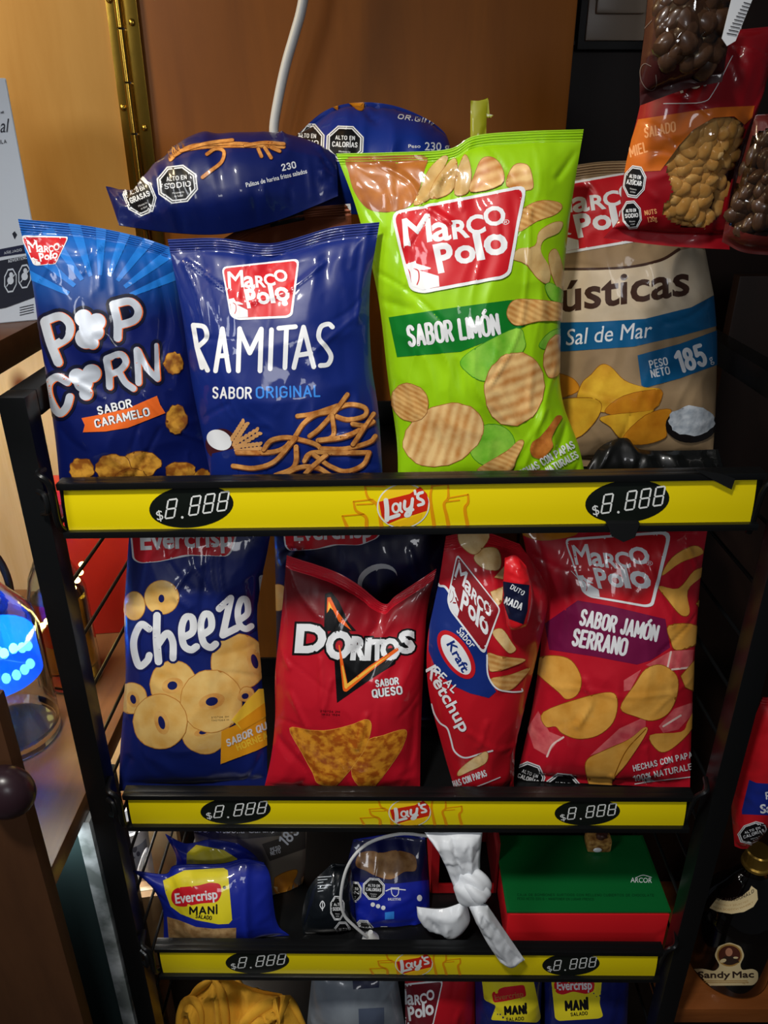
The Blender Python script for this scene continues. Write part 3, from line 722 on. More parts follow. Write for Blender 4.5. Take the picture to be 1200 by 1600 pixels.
    L += stroke(c([(592, 145), (596, 165)]), 4, False)
    L += stroke(c([(640, 155), (615, 165), (612, 190), (640, 205), (645, 225), (615, 235)]), 4.8)
    y.art(mp(L), RW); y.build('logo', rl)
rail(R1, 0); rail(R2, 0); rail(R3, 0)
# bent wire hooks that carry the rails at the left
for Q, sg in ((R1, 1), (R2, 1), (R3, 1)):
    q = on_y(np.array(Q, float), 0.0); x, z = q[0, 0] - 0.004, q[0, 2]
    MB().tube(cat([(x - 0.017, 0.016, z + 0.012), (x - 0.012, -0.006, z + 0.016), (x - 0.003, -0.008, z + 0.006), (x - 0.003, -0.007, z - 0.03), (x - 0.001, 0.006, z - 0.046)], 6), 0.003, BLACK, 8).build('hook', rack)
    MB().tube(cat([(x - 0.018, 0.0, z - 0.002), (x - 0.010, -0.006, z - 0.004), (x - 0.009, -0.008, z - 0.018), (x - 0.018, 0.0, z - 0.024)], 6), 0.0026, BLACK, 8).build('hook', rack)
    x = q[1, 0] + 0.006
    MB().tube(cat([(x + 0.017, 0.016, z + 0.012), (x + 0.010, -0.004, z + 0.014), (x, -0.003, z), (x, 0.006, z - 0.046)], 6), 0.003, BLACK, 8).build('hook', rack)

# ------------------------------------------------------------------ shared prints
GQ = [(613, 334), (821, 291), (793, 431), (642, 455)]      # reference corners of the house logo
def logo(s, Q, red=REDP, white=WHITE, border=True, tm=True, fill=True):
    f = homog(GQ, Q); mp = lambda ps: [f(p) for p in ps]
    out = rnd([(611, 332), (823, 289), (797, 428), (785, 436), (660, 459), (641, 452)], 16); inn = rnd([(616.5, 335.5), (817, 295), (792, 425), (782, 431.5), (661, 453.5), (645, 447)], 13)
    s.art(mp([out]), white); s.art(mp([inn]), red)
    w = text('M', (634, 386), (675, 377), 45, .02, up=(-.1, -1)) + text('a', (678, 377.5), (704, 374.5), 42, .035) + text('R', (709, 374), (732, 371), 29, .045) + text('C', (732, 368), (758, 363), 29, .045) + text('O', (760, 355), (791, 348), 29, .05)
    w += text('P', (687, 426), (711, 421), 45, .045) + text('o', (714, 413), (743, 408), 40, .045) + text('l', (747, 406), (755, 404.5), 41, .05) + text('o', (760, 400), (793, 394), 46, .045)
    w += [np.array([(634, 413), (650, 408), (652, 412), (674, 419), (673, 421), (657, 423), (686, 432), (687, 448), (661, 453.5), (645, 447), (641, 425)])]
    if tm: w += [p for p in text('®', (786, 352.5), (796, 350.5), 8)]
    s.art(mp(w), white)
    s.art(mp(stroke([(648, 420), (655, 424), (656, 436), (653, 445)], 1.8)), red)
def label_oct(s, c, rx, ry, rot, l1, l2, white=None):
    white = white or WHITE
    def o_(k): return np.array([(c[0] + rx * k * math.cos(a) * math.cos(rot) - ry * k * math.sin(a) * math.sin(rot), c[1] + rx * k * math.cos(a) * math.sin(rot) + ry * k * math.sin(a) * math.cos(rot)) for a in np.arange(8) * math.pi / 4 + math.pi / 8])
    s.art(o_(1.08), white); s.art(o_(1.0), BLACKP); s.art(o_(.955), white); s.art(o_(.875), BLACKP)
    ux = np.array([math.cos(rot), math.sin(rot)]); uy = np.array([-ux[1], ux[0]]); C = np.array(c, float)
    w = []
    w += text(l1, C - ux * rx * .52 - uy * ry * .2, C + ux * rx * .52 - uy * ry * .2, ry * .24, .02)
    w += text(l2, C - ux * rx * .68 + uy * ry * .2, C + ux * rx * .68 + uy * ry * .2, ry * .30, .025)
    w += text('Ministerio', C - ux * rx * .3 + uy * ry * .5, C + ux * rx * .3 + uy * ry * .5, ry * .11) + text('de Salud', C - ux * rx * .22 + uy * ry * .68, C + ux * rx * .22 + uy * ry * .68, ry * .11)
    s.art(w, white, 'eo')
def otext(s, args, ink=None, out=None, d=.09, **kw):
    """type with an outline"""
    if out: s.art(text(*args, off=d + kw.get('off', 0.02), **{k: v for k, v in kw.items() if k != 'off'}), out)
    s.art(text(*args, off=kw.get('off', 0.02), **{k: v for k, v in kw.items() if k != 'off'}), ink or WHITE, 'eo')
def chip(s, poly, mat, dark=None, d=1.0, lay=None):
    poly = np.asarray(poly, float)
    if 4 < len(poly) < 20: poly = cat(poly, 4, True)
    if dark: s.art(grow(poly, d), dark)
    s.art(poly, mat)
# ------------------------------------------------------------------ top shelf
Z1 = T1 + 0.0015
# --- caramel popcorn
PB = film2('popcorn_blue', (8, 22, 88), (16, 92, 176), 0.16, 0.235); PBR = film('popcorn_ray', (30, 116, 204))
s = pillow(Plane(0.030, Z1, 7, 13, -.29), [(96, 760), (88, 700), (76, 612), (61, 520), (50, 440), (28, 342)], [(342, 760), (330, 700), (312, 600), (292, 500), (276, 430), (266, 386)],
           T=[(28, 342), (130, 352), (210, 368), (266, 386)], H=0.032, back=.3, seed=3, creases=[([(34, 366), (110, 400), (170, 394), (262, 400)], 12, -0.004), ([(60, 520), (90, 640), (88, 700)], 10, 0.003), ([(245, 420), (262, 500), (250, 560)], 14, -0.004)])
pouch(s, 'popcorn_bag', 'blue caramel popcorn bag standing at the left end of the top shelf', 'snack bag', PB, group='snack bags on the top shelf')
c = crop(0, 330, 3.0)
for k in range(9):
    a0 = math.radians(208 + k * 15); a1 = a0 + math.radians(6.5)
    s.art(np.array([(155 + 55 * math.cos(a0), 490 + 60 * math.sin(a0)), (155 + 170 * math.cos(a0), 490 + 150 * math.sin(a0)), (155 + 170 * math.cos(a1), 490 + 150 * math.sin(a1)), (155 + 55 * math.cos(a1), 490 + 60 * math.sin(a1))]), PBR, lay=1)
s.lay = 1
logo(s, [(33, 369), (107, 371), (87, 412), (53, 414)], tm=False)
def popl(grow_):
    g = grow_; L = []
    L += stroke([(71, 503), (80, 535), (92, 566)], 15 + g) + stroke([(72, 501), (95, 494), (110, 507), (107, 526), (86, 540)], 14 + g)
    L += [ell(x, y, r + g / 2) for x, y, r in ((131, 497, 14), (152, 503, 14), (135, 528, 17), (150, 519, 13), (140, 512, 16), (145, 536, 10))]
    L += stroke([(178, 478), (184, 504), (184, 528)], 14 + g) + stroke([(177, 476), (203, 471), (216, 484), (210, 500), (184, 509)], 13 + g)
    L += stroke([(106, 597), (90, 589), (77, 600), (79, 622), (93, 645), (105, 636), (110, 620)], 13 + g)
    L += [ell(x, y, r + g / 2) for x, y, r in ((121, 588, 13), (144, 583, 15), (131, 598, 15), (135, 615, 11))]
    L += stroke([(167, 562), (171, 584), (172, 604)], 12 + g) + stroke([(167, 560), (188, 553), (197, 565), (188, 578), (172, 585)], 11 + g) + stroke([(186, 580), (196, 597), (209, 607)], 11 + g)
    L += stroke([(214, 547), (216, 575), (217, 598)], 11 + g) + stroke([(216, 548), (230, 575), (246, 592)], 10 + g) + stroke([(246, 592), (245, 565), (244, 539)], (10 + g, 7 + g))
    return L
s.art(popl(11), NAVYP); s.art([p + np.array([.8, 0.4]) for p in popl(0)], ORANGEP); s.art([p + np.array([-.5, 0]) for p in popl(-1)], SILVERW)
s.art(stroke([(97, 512), (100, 520), (97, 527)], 7) + [ell(196, 488, 6, 8, -20), ell(182, 566, 6, 7)], NAVYP)
s.art(np.array([(128, 653), (155, 648), (200, 638), (245, 618), (250, 632), (258, 645), (200, 668), (165, 674), (130, 675), (133, 664)]), ORANGEP)
otext(s, ('SABOR', (154, 649), (208, 636), 14), out=NAVYP, off=.035); otext(s, ('CARAMELO', (150, 669), (235, 649), 14), out=NAVYP, off=.035)
POP = chipm('popcorn_print', (222, 160, 58), (150, 88, 30), 110, contrast=(.4, .62)); POPD = film('popcorn_dark', (110, 60, 24))
for x, y, rx, ry, k in ((128, 733, 19, 17, 1), (222, 724, 28, 20, 2), (178, 730, 28, 20, 3), (282, 738, 24, 16, 4), (316, 744, 13, 11, 5), (205, 744, 24, 12, 9), (275, 655, 16, 22, 6), (271, 568, 15, 17, 7)): chip(s, ell(x, y, rx, ry, 0, 26, .09, k), POP, POPD)
fin(s)

# --- ramitas
RB = film('ramitas_blue', (13, 34, 108)); c = crop(240, 330, 3.158)
s = pillow(Plane(0.036, Z1, 8), [(338, 760), (318, 690), (300, 600), (284, 490), (262, 374)], [(600, 760), (592, 650), (580, 560), (578, 450), (593, 347)],
           T=[(262, 374), (340, 372), (425, 380), (520, 355), (593, 347)], H=0.036, back=.35, seed=8, creases=[([(427, 384), (424, 400), (422, 425)], 22, -0.006), ([(290, 412), (318, 470), (330, 520)], 8, 0.004), ([(292, 408), (360, 452)], 6, 0.003), ([(507, 412), (450, 455), (400, 470)], 7, 0.003), ([(560, 490), (500, 540)], 8, 0.002), ([(578, 345), (568, 420), (560, 500)], 9, 0.003)])
pouch(s, 'stick_bag', 'dark blue bag of fried sticks standing second from left on the top shelf', 'snack bag', RB, group='snack bags on the top shelf')
logo(s, c([(338, 280), (717, 238), (678, 518), (380, 524)]), tm=False)
L = []
for st in ([(197, 562), (215, 670), (240, 772)], [(197, 562), (250, 572), (262, 625), (217, 672)], [(215, 672), (268, 785)], [(307, 788), (340, 580), (372, 788)], [(318, 715), (362, 712)], [(418, 788), (425, 580)], [(425, 585), (475, 700), (532, 582)], [(532, 582), (525, 788)], [(582, 585), (575, 778)], [(618, 578), (700, 570)], [(656, 578), (648, 772)], [(692, 772), (740, 572), (790, 768)], [(706, 712), (775, 700)], [(882, 572), (862, 557), (825, 572), (815, 625), (850, 670), (875, 715), (860, 755), (822, 762)]):
    L += stroke(c(st), 7.4, len(st) > 3)
s.art(L, WHITE)
s.art(text('SABOR', *c([(290, 925), (485, 927)]), 19, .01), WHITE, 'eo'); s.art(text('ORIGINAL', *c([(505, 925), (823, 917)]), 19, .01), film('sky_print', (52, 132, 222)), 'eo')
MAR = film('bowl_print', (64, 24, 30)); s.art(np.array(c(ell(335, 1150, 78, 78, 20))), MAR); s.art(np.array(c(ell(325, 1128, 64, 48, 25))), WHITE)
s.art(np.array(c([(290, 1195), (400, 1170), (420, 1300), (280, 1300)])), RB, lay=s.lay)
WH = film('wheat_print', (212, 156, 96))
for a, b in (((398, 1125), (460, 1030)), ((405, 1155), (535, 1075)), ((412, 1170), (545, 1155))):
    a, b = np.array(a), np.array(b); d = (b - a) / 7; n = np.array([-d[1], d[0]]) / np.linalg.norm(d)
    s.art([np.array(c(ell(*(a + d * k + n * sg * 11), 16, 9, math.degrees(math.atan2(d[1], d[0])) + sg * 30, 12))) for k in range(7) for sg in (-1, 1)], WH)
for k, st in enumerate(([(710, 1012), (790, 1000), (910, 960)], [(700, 1110), (740, 1050), (800, 1005), (870, 990), (960, 955), (1040, 970), (1040, 1010), (960, 1030), (890, 1010)], [(955, 905), (900, 980), (820, 1070), (770, 1110)], [(880, 1010), (885, 1110), (810, 1130)], [(415, 1190), (560, 1190), (640, 1170), (690, 1120)], [(545, 1175), (580, 1130), (650, 1115), (720, 1125), (800, 1150), (830, 1180)], [(820, 1130), (950, 1110), (1080, 1040)], [(830, 1170), (950, 1170), (1060, 1140), (1090, 1110)], [(395, 1255), (500, 1265), (600, 1230), (700, 1120)], [(705, 1160), (705, 1230), (680, 1270), (600, 1300)], [(745, 1230), (780, 1190), (900, 1190), (1060, 1190)], [(1060, 1190), (1030, 1250), (950, 1280), (880, 1260), (830, 1230), (790, 1200)], [(640, 1300), (720, 1260), (800, 1260), (870, 1300)], [(980, 1050), (1040, 1060)], [(980, 1150), (1080, 1000)], [(750, 1290), (800, 1240), (850, 1200)])):
    p = stroke(c(st), 8.6); s.art(p, TAND); s.art([q + np.array([-.4, -.8]) for q in stroke(c(st), 6.6)], TAN)
fin(s)

# --- lime crinkle chips
GR = film('lime_green', (148, 200, 12)); c = crop(510, 180, 2.667)
s = pillow(Plane(0.058, Z1, 8, -2), [(622, 765), (620, 690), (606, 590), (590, 460), (558, 330), (525, 240)], [(919, 760), (905, 700), (880, 630), (874, 560), (880, 440), (893, 320), (912, 202)],
           T=[(525, 240), (610, 238), (700, 233), (742, 212), (820, 205), (912, 202)], H=0.04, seed=21, seal=(.03, .035), creases=[([(738, 214), (725, 245), (690, 280), (650, 330)], 10, 0.004), ([(898, 240), (880, 265), (868, 280)], 9, -0.004), ([(585, 250), (640, 285), (660, 320), (700, 350)], 9, 0.004), ([(822, 330), (815, 440), (800, 520), (760, 590)], 6, 0.0022), ([(600, 470), (640, 480)], 12, -0.003), ([(655, 520), (640, 590), (650, 640)], 10, 0.0025), ([(870, 560), (850, 610), (830, 670), (815, 720)], 10, 0.003), ([(890, 640), (870, 690), (850, 720)], 12, -0.005), ([(700, 330), (702, 300), (716, 270), (720, 330)], 6, 0.002)])
pouch(s, 'chip_bag', 'bright lime green bag of crinkle chips standing on the top shelf', 'snack bag', GR, group='snack bags on the top shelf')
POT = chipm('potato_print', (190, 118, 52), (150, 84, 34), 40); SLI = chipm('slice_print', (214, 184, 124), (190, 150, 88), 60)
RCH = chipm('ridge_chip', (190, 122, 56), (240, 200, 134), 60, ridge=(78, 4.4)); RCH2 = chipm('ridge_chip_slant', (196, 132, 66), (238, 200, 136), 60, ridge=(28, 4.6)); RCH3 = chipm('ridge_chip_flat', (186, 124, 58), (226, 180, 110), 80, ridge=(-70, 2.2))
CD = film('chip_shadow', (160, 104, 48)); LIME = chipm('lime_print', (150, 205, 70), (104, 178, 40), 50); LIMED = film('lime_peel', (60, 140, 30)); GD = film('banner_green', (12, 116, 36))
chip(s, c([(92, 178), (250, 168), (410, 172), (405, 235), (370, 350), (320, 390), (240, 402), (170, 385), (120, 320), (95, 240)]), POT, CD)
chip(s, c([(365, 375), (400, 290), (430, 225), (485, 172), (505, 185), (470, 260), (440, 340)]), SLI, CD); chip(s, c([(430, 345), (455, 275), (520, 190), (545, 200), (535, 290), (500, 335)]), SLI, CD)
chip(s, c([(535, 330), (545, 240), (578, 168), (602, 230), (590, 320)]), SLI, CD); chip(s, c([(600, 320), (620, 245), (650, 185), (695, 182), (732, 225), (728, 290)]), RCH, CD); chip(s, c([(752, 295), (780, 212), (835, 208), (856, 255), (852, 310)]), RCH, CD)
chip(s, c([(800, 410), (880, 360), (960, 362), (980, 385), (950, 415), (880, 440), (800, 485)]), RCH3, CD)
chip(s, c([(775, 598), (800, 558), (868, 545), (885, 488), (940, 450), (982, 448), (965, 490), (905, 520), (893, 570), (930, 640), (922, 700), (880, 680), (830, 620)]), SLI, CD); chip(s, c([(925, 580), (955, 560), (980, 630), (988, 740), (960, 722), (930, 640)]), SLI, CD)
chip(s, c([(908, 715), (935, 700), (990, 745), (990, 782), (935, 768)]), LIME, LIMED)
s.art(np.array(c([(260, 842), (500, 806), (750, 772), (800, 768), (826, 880), (700, 930), (560, 985), (295, 1008)])), GD)
otext(s, ('SABOR LIMÓN', *c([(342, 968), (728, 916)]), 35), out=film('deep_green', (8, 70, 24)), off=.02, d=.06)
chip(s, c([(750, 822), (775, 775), (840, 768), (990, 788), (995, 850), (880, 858), (800, 876), (765, 860)]), RCH3, CD)
chip(s, c([(560, 1025), (640, 960), (790, 888), (822, 930), (815, 985), (700, 1092), (650, 1105), (600, 1080)]), LIME, LIMED); chip(s, c([(885, 960), (930, 905), (985, 890), (985, 940), (930, 975)]), LIME, LIMED)
chip(s, c(ell(950, 1005, 45, 90, 10, 24, .03)), RCH, CD)
chip(s, c(ell(690, 1375, 95, 88, 0, 26)), LIME, LIMED)
chip(s, c(ell(782, 1140, 122, 152, 8, 34, .025, 3)), RCH, CD); chip(s, c(ell(487, 1332, 172, 122, -24, 36, .02, 5)), RCH2, CD); chip(s, c(ell(350, 1196, 72, 82, -40, 26, .03, 6)), RCH3, CD)
chip(s, c([(630, 1480), (680, 1440), (750, 1400), (800, 1355), (822, 1365), (790, 1430), (760, 1480)]), RCH3, CD)
CHK = chipm('chicken_print', (206, 128, 54), (166, 88, 30), 90); chip(s, c([(850, 1395), (860, 1360), (895, 1335), (930, 1290), (955, 1255), (978, 1262), (950, 1310), (935, 1345), (940, 1380), (900, 1425), (862, 1420)]), CHK, CD)
s.art(text('HECHAS CON PAPAS', *c([(800, 1518), (1035, 1385)]), 13, .015), WHITE, 'eo'); s.art(text('100% NATURALES', *c([(860, 1530), (1050, 1425)]), 12, .015), WHITE, 'eo')
logo(s, GQ)
o = fin(s)
# torn strip curling up from its seal
f = pillow(Plane(0.058 + 0.042, Z1, 8, -2), [(738, 216), (735, 200), (740, 186), (752, 176)], [(752, 214), (760, 196), (766, 185), (771, 180)], H=0.004, cell=3, seed=4, back=0.9)
f.base(film('lime_back', (150, 150, 20))); f.build('torn_flap', parent=o)

# --- rusticas
KR = chipm('kraft_print', (164, 138, 104), (150, 124, 92), 30, rough=.4, coat=.25); c = crop(840, 330, 3.333)
s = pillow(Plane(0.125, Z1, 4), [(868, 765), (866, 650), (862, 520), (864, 400), (872, 262)], [(1112, 755), (1117, 660), (1120, 560), (1116, 470), (1100, 380), (1092, 268)], T=[(872, 262), (950, 252), (1040, 254), (1092, 268)], H=0.034, seed=31, creases=[([(1095, 470), (1060, 490), (1020, 500)], 8, -.002)])
pouch(s, 'chip_bag', 'kraft brown bag of sea salt chips standing behind the lime green bag', 'snack bag', KR, group='snack bags on the top shelf')
s.art(np.array(c([(60, 312), (300, 308), (480, 297), (640, 262), (740, 205), (800, 190), (905, 205), (925, 432), (800, 500), (560, 560), (300, 576), (60, 580)])), chipm('cream_print', (214, 196, 168), (204, 184, 154), 40, rough=.4, coat=.2))
BRN = film('brown_print', (64, 38, 26)); s.art(stroke(c([(60, 300), (300, 300), (480, 290), (640, 255), (735, 200)]), (3, 5)), BRN)
logo(s, [(838, 296), (1025, 262), (1000, 374), (864, 394)], tm=False)
SB = film('sea_blue', (14, 92, 140)); s.art(np.array(c([(60, 580), (300, 577), (560, 560), (800, 500), (925, 434), (960, 590), (740, 650), (500, 705), (60, 735)])), SB)
s.art(text('ústicas', *c([(132, 522), (792, 432)]), 50, .03, shear=.12), BRN, 'eo')
s.art(text('Sal de Mar', *c([(150, 698), (600, 655)]), 26, .005, shear=.25), WHITE, 'eo')
s.art(np.array(c([(520, 750), (740, 690), (960, 610), (960, 790), (740, 870), (560, 918), (540, 905)])), SB); s.art(text('PESO', *c([(585, 820), (680, 800)]), 13, .01), WHITE, 'eo'); s.art(text('NETO', *c([(592, 868), (690, 848)]), 13, .01), WHITE, 'eo'); s.art(text('185', *c([(735, 850), (890, 802)]), 37, .025) + text('g', *c([(896, 790), (915, 783)]), 13), WHITE, 'eo')
YC = chipm('yellow_chip', (240, 190, 54), (206, 146, 34), 50, contrast=(.3, .7)); YC2 = chipm('amber_chip', (214, 142, 34), (186, 112, 22), 40); YD = film('chip_rim', (150, 92, 20))
for p, m in (([(80, 850), (180, 870), (215, 930), (130, 970), (80, 970)], YC2), ([(215, 1000), (230, 900), (280, 850), (330, 800), (380, 810), (450, 880), (550, 915), (640, 930), (600, 1030), (350, 1045)], YC), ([(350, 1040), (450, 960), (640, 930), (600, 1030), (450, 1060)], YC2), ([(80, 1000), (250, 970), (330, 1000), (300, 1090), (200, 1180), (80, 1160)], YC), ([(330, 1070), (550, 1040), (600, 1035), (520, 1100), (440, 1180), (380, 1120)], YC), ([(440, 1185), (560, 1060), (690, 1030), (665, 1120), (660, 1175), (540, 1210)], YC2)): chip(s, c(p), m, YD, 1.0)
s.art(np.array(c(ell(795, 1110, 132, 92, 0))), film('bowl_black', (24, 20, 20))); s.art(np.array(c(ell(797, 1088, 118, 78, 0, 30, .06))), chipm('salt_print', (214, 220, 226), (170, 180, 190), 150))
fin(s)
# black plastic sheet lying at its foot
s = pillow(Plane(0.085, Z1, 18), [(905, 765), (918, 728)], [(1138, 760), (1122, 702)], T=[(918, 728), (940, 697), (978, 684), (1000, 702), (1060, 704), (1122, 702)], H=0.008, seed=5, cell=4, wr=.7, q=.4, p=.3, creases=[([(955, 690), (930, 740)], 9, .004), ([(1000, 704), (990, 740)], 8, -.004)])
pouch(s, 'plastic_sheet', 'black plastic sheet bunched at the foot of the kraft chip bag', 'plastic sheet', film('black_sheet', (12, 13, 12), rough=.35), seal=False); fin(s)
# black tape over the right end of the rail
tp = on_y(np.array([(1084, 733.), (1128, 741), (1149, 748), (1143, 765), (1118, 752)]), -0.0055)
V = list(tp) + list(tp + np.array([0, 0.0008, 0]))
tag(mesh_obj('tape_strip', V, [(0, 1, 2, 3, 4)[::-1], (5, 6, 7, 8, 9)] + [(i, (i + 1) % 5, (i + 1) % 5 + 5, i + 5) for i in range(5)], [BLACKM], smooth=False), 'torn black tape stuck over the right end of the top price rail', 'tape')

# --- two bags lying across the top
RB2 = film('ramitas_blue_deep', (10, 25, 88))
s = pillow(Plane(0.150, 1.400, 38), [(186, 352), (176, 322), (165, 291)], [(528, 306), (527, 275), (524, 242)], T=[(165, 291), (215, 296), (262, 250), (312, 214), (380, 209), (440, 208), (490, 222), (524, 242)], B=[(186, 350), (270, 362), (350, 364), (430, 345), (490, 322), (528, 306)], H=0.033, seed=41, seal=(.04, .02), wr=1.9, ncr=22, creases=[([(205, 345), (300, 330), (500, 300)], 9, -.004), ([(170, 292), (205, 330), (240, 350)], 10, -.005), ([(310, 325), (335, 318)], 7, .003), ([(430, 255), (500, 260)], 7, .003), ([(225, 280), (205, 320)], 12, -.006)])
pouch(s, 'stick_bag', 'dark blue stick bag lying across the left bags of the top shelf', 'snack bag', RB2, group='bags lying on top', seal=False)
c = crop(150, 150, 3.0)
for st in ([(350, 300), (400, 260), (520, 240), (700, 235), (880, 240)], [(370, 280), (460, 235), (640, 225), (800, 235)], [(520, 275), (560, 250), (600, 262), (590, 310), (540, 350), (500, 382)], [(760, 250), (775, 285)], [(790, 245), (820, 292)], [(820, 245), (860, 262)], [(700, 235), (790, 222), (880, 228)], [(400, 260), (520, 225), (640, 210)]): s.art(stroke(c(st), 6.4), TAND); s.art(stroke(c(st), 5), TAN)
label_oct(s, c([(382, 414)])[0], 31, 29, -.12, 'ALTO EN', 'SODIO'); label_oct(s, c([(205, 470)])[0], 24, 30, -.4, 'ALTO EN', 'GRASAS')
s.art(text('Palitos de harina fritos salados', *c([(705, 428), (990, 362)]), 7.5, .012) + text('230', *c([(872, 353), (940, 338)]), 11, .02), WHITE, 'eo')
fin(s)
RB3 = film('ramitas_blue_mid', (16, 44, 130))
s = pillow(Plane(0.225, 1.420, 32), [(436, 320), (432, 280), (446, 235)], [(722, 310), (716, 270), (704, 232)], T=[(446, 235), (470, 205), (510, 172), (560, 160), (615, 165), (665, 185), (695, 208), (704, 232)], H=0.035, B=[(436, 320), (580, 335), (722, 310)], seed=47, wr=1.7, ncr=20, creases=[([(455, 272), (500, 280), (540, 282)], 8, .004), ([(568, 165), (575, 200), (590, 215)], 10, -.005)])
pouch(s, 'stick_bag', 'mid blue stick bag lying behind the lime green bag, against the brown panel', 'snack bag', RB3, group='bags lying on top', seal=False)
c = crop(420, 140, 3.53)
label_oct(s, c([(212, 290)])[0], 27, 29, .05, 'ALTO EN', 'SODIO'); label_oct(s, c([(420, 300)])[0], 29, 28, .04, 'ALTO EN', 'CALORÍAS')
s.art(text('ORIGINAL', *c([(708, 162), (960, 200)]), 8, .04, shear=.2) + text('Peso', *c([(770, 322), (836, 322)]), 5.5, .01) + text('230 g', *c([(860, 335), (995, 338)]), 13, .015), WHITE, 'eo')
chip(s, c([(440, 70), (475, 62), (520, 65), (518, 110), (490, 112)]), YC2, YD); chip(s, c([(355, 95), (380, 80), (378, 98)]), YC2, YD)
fin(s)
# the bag behind them whose bare back shows between
s = pillow(Plane(0.20, Z1, 3), [(345, 765), (345, 600), (350, 372)], [(560, 765), (560, 600), (548, 318)], T=[(350, 372), (400, 345), (470, 326), (548, 318)], H=0.03, seed=52, cell=6)
pouch(s, 'chip_bag', 'brown bag with a bar code, glimpsed between the lying bag and the stick bag', 'snack bag', film('copper_film', (120, 62, 36), metal=.4), group='bags lying on top')
c = crop(420, 140, 3.53); s.art(np.array(c([(350, 500), (420, 480), (460, 690), (430, 640), (350, 570)])), WHITE); s.art([np.array(c([(355 + k * 8, 575), (359 + k * 8, 575), (363 + k * 8, 640), (359 + k * 8, 640)])) for k in range(8)], BLACKP)
s.art(np.array(c([(0, 690), (180, 640), (200, 720), (10, 760)])), BLACKP); s.art([q for k in range(3) for q in stroke(c([(10, 700 + k * 18), (170, 660 + k * 18)]), 1.6, False)], film('rust_print', (150, 80, 70)))
fin(s)
# ------------------------------------------------------------------ second shelf
Z2 = T2 + 0.0015
CB = film('cheese_blue', (20, 34, 104)); c = crop(180, 820, 3.636)
CRD = film('crisp_red', (206, 26, 40)); RING = chipm('ring_print', (236, 196, 118), (222, 166, 78), 45, contrast=(.35, .75)); RINGD = film('ring_rim', (196, 132, 56)); HOLE = film('hole_navy', (22, 30, 90))
s = pillow(Plane(0.060, Z2, 8, 3), [(186, 1250), (188, 1170), (196, 1060), (194, 960), (200, 860), (206, 790)], [(418, 1250), (416, 1150), (408, 1050), (402, 950), (418, 860), (430, 795)], H=0.036, seed=61, creases=[([(300, 880), (283, 910), (305, 930)], 9, .004), ([(330, 850), (320, 960)], 8, -.003), ([(200, 960), (192, 1030), (205, 1110)], 9, .004), ([(205, 1180), (190, 1220)], 12, -.005), ([(390, 900), (396, 960), (400, 1000)], 8, -.003)])
pouch(s, 'snack_bag', 'dark blue bag of cheese rings at the left end of the second shelf', 'snack bag', CB, group='snack bags on the second shelf')
def crisp(s, poly, t, red=None, d=2.5):
    s.art(grow(np.array(poly), d), WHITE); s.art(np.array(poly), red or CRD)
    s.art(text(t[0], t[1], t[2], t[3], .03, arc=t[4] if len(t) > 4 else 0), WHITE)
s.art(grow(np.array(c(rnd([(90, -20), (110, 195), (150, 215), (260, 205), (400, 168), (630, 178), (660, 140), (700, -20)], 30))), 3), WHITE); s.art(np.array(c(rnd([(90, -20), (110, 195), (150, 215), (260, 205), (400, 168), (630, 178), (660, 140), (700, -20)], 30))), CRD)
s.art(text('Evercrisp', *c([(150, 140), (660, 118)]), 32, .04), WHITE)
chip(s, c(ell(265, 412, 96, 95)), RING, RINGD); s.art(np.array(c(ell(264, 418, 16, 22))), HOLE); chip(s, c(ell(110, 460, 60, 80)), RING, RINGD)
for x, y, r, hx, hy, hw, hh in ((95, 985, 85, 104, 990, 16, 26), (330, 905, 130, 326, 912, 28, 24), (700, 780, 155, 790, 775, 18, 42), (510, 1160, 135, 500, 1175, 24, 12), (545, 1000, 172, 548, 1000, 34, 24), (258, 1115, 150, 268, 1120, 18, 38), (745, 960, 40, 735, 970, 20, 16)):
    chip(s, c(ell(x, y, r, r * 1.02, 0, 32, .015, int(x))), RING, RINGD, 1.2); s.art(np.array(c(ell(hx, hy, hw * 2.2, hh * 1.8, -15))), chipm('ring_core', (214, 150, 74), (232, 184, 104), 60)); s.art(np.array(c(ell(hx, hy, hw, hh, -15))), HOLE)
def chz(g):
    L = stroke(c([(196, 590), (150, 565), (112, 640), (112, 720), (140, 800), (185, 770), (196, 740)]), 11 + g)
    L += stroke(c([(240, 515), (238, 640), (248, 775)]), 12 + g) + stroke(c([(245, 680), (295, 615), (328, 660), (330, 755)]), 11 + g)
    L += stroke(c([(385, 640), (440, 605), (438, 530), (400, 525), (378, 590), (390, 680), (430, 708), (462, 690)]), 11 + g)
    L += stroke(c([(495, 625), (545, 585), (540, 515), (505, 510), (486, 570), (500, 665), (540, 695), (570, 675)]), 11 + g)
    L += stroke(c([(590, 475), (655, 415)]), 11 + g) + stroke(c([(655, 415), (610, 625)]), 11 + g) + stroke(c([(610, 625), (690, 585)]), 11 + g)
    L += stroke(c([(705, 540), (750, 500), (745, 430), (715, 425), (695, 490), (705, 565), (740, 590), (770, 575)]), 10 + g)
    L += stroke(c([(830, 300), (835, 400), (840, 510)]), 9 + g) + stroke(c([(838, 500), (890, 450), (900, 520), (900, 560)]), 9 + g)
    return L
s.art(chz(7), HOLE); s.art(chz(0), WHITE)
OR2 = film('cheese_orange', (240, 164, 30)); s.art(np.array(c([(598, 1355), (602, 1170), (690, 1130), (960, 1040), (960, 1200), (800, 1280)])), OR2)
s.art(np.array(c([(660, 1105), (740, 1000), (810, 930), (880, 930), (880, 1070), (720, 1165)])), film('cheese_yellow', (250, 206, 60))); s.art(np.array(c([(720, 1165), (690, 1120), (840, 1010), (890, 1060)])), OR2)
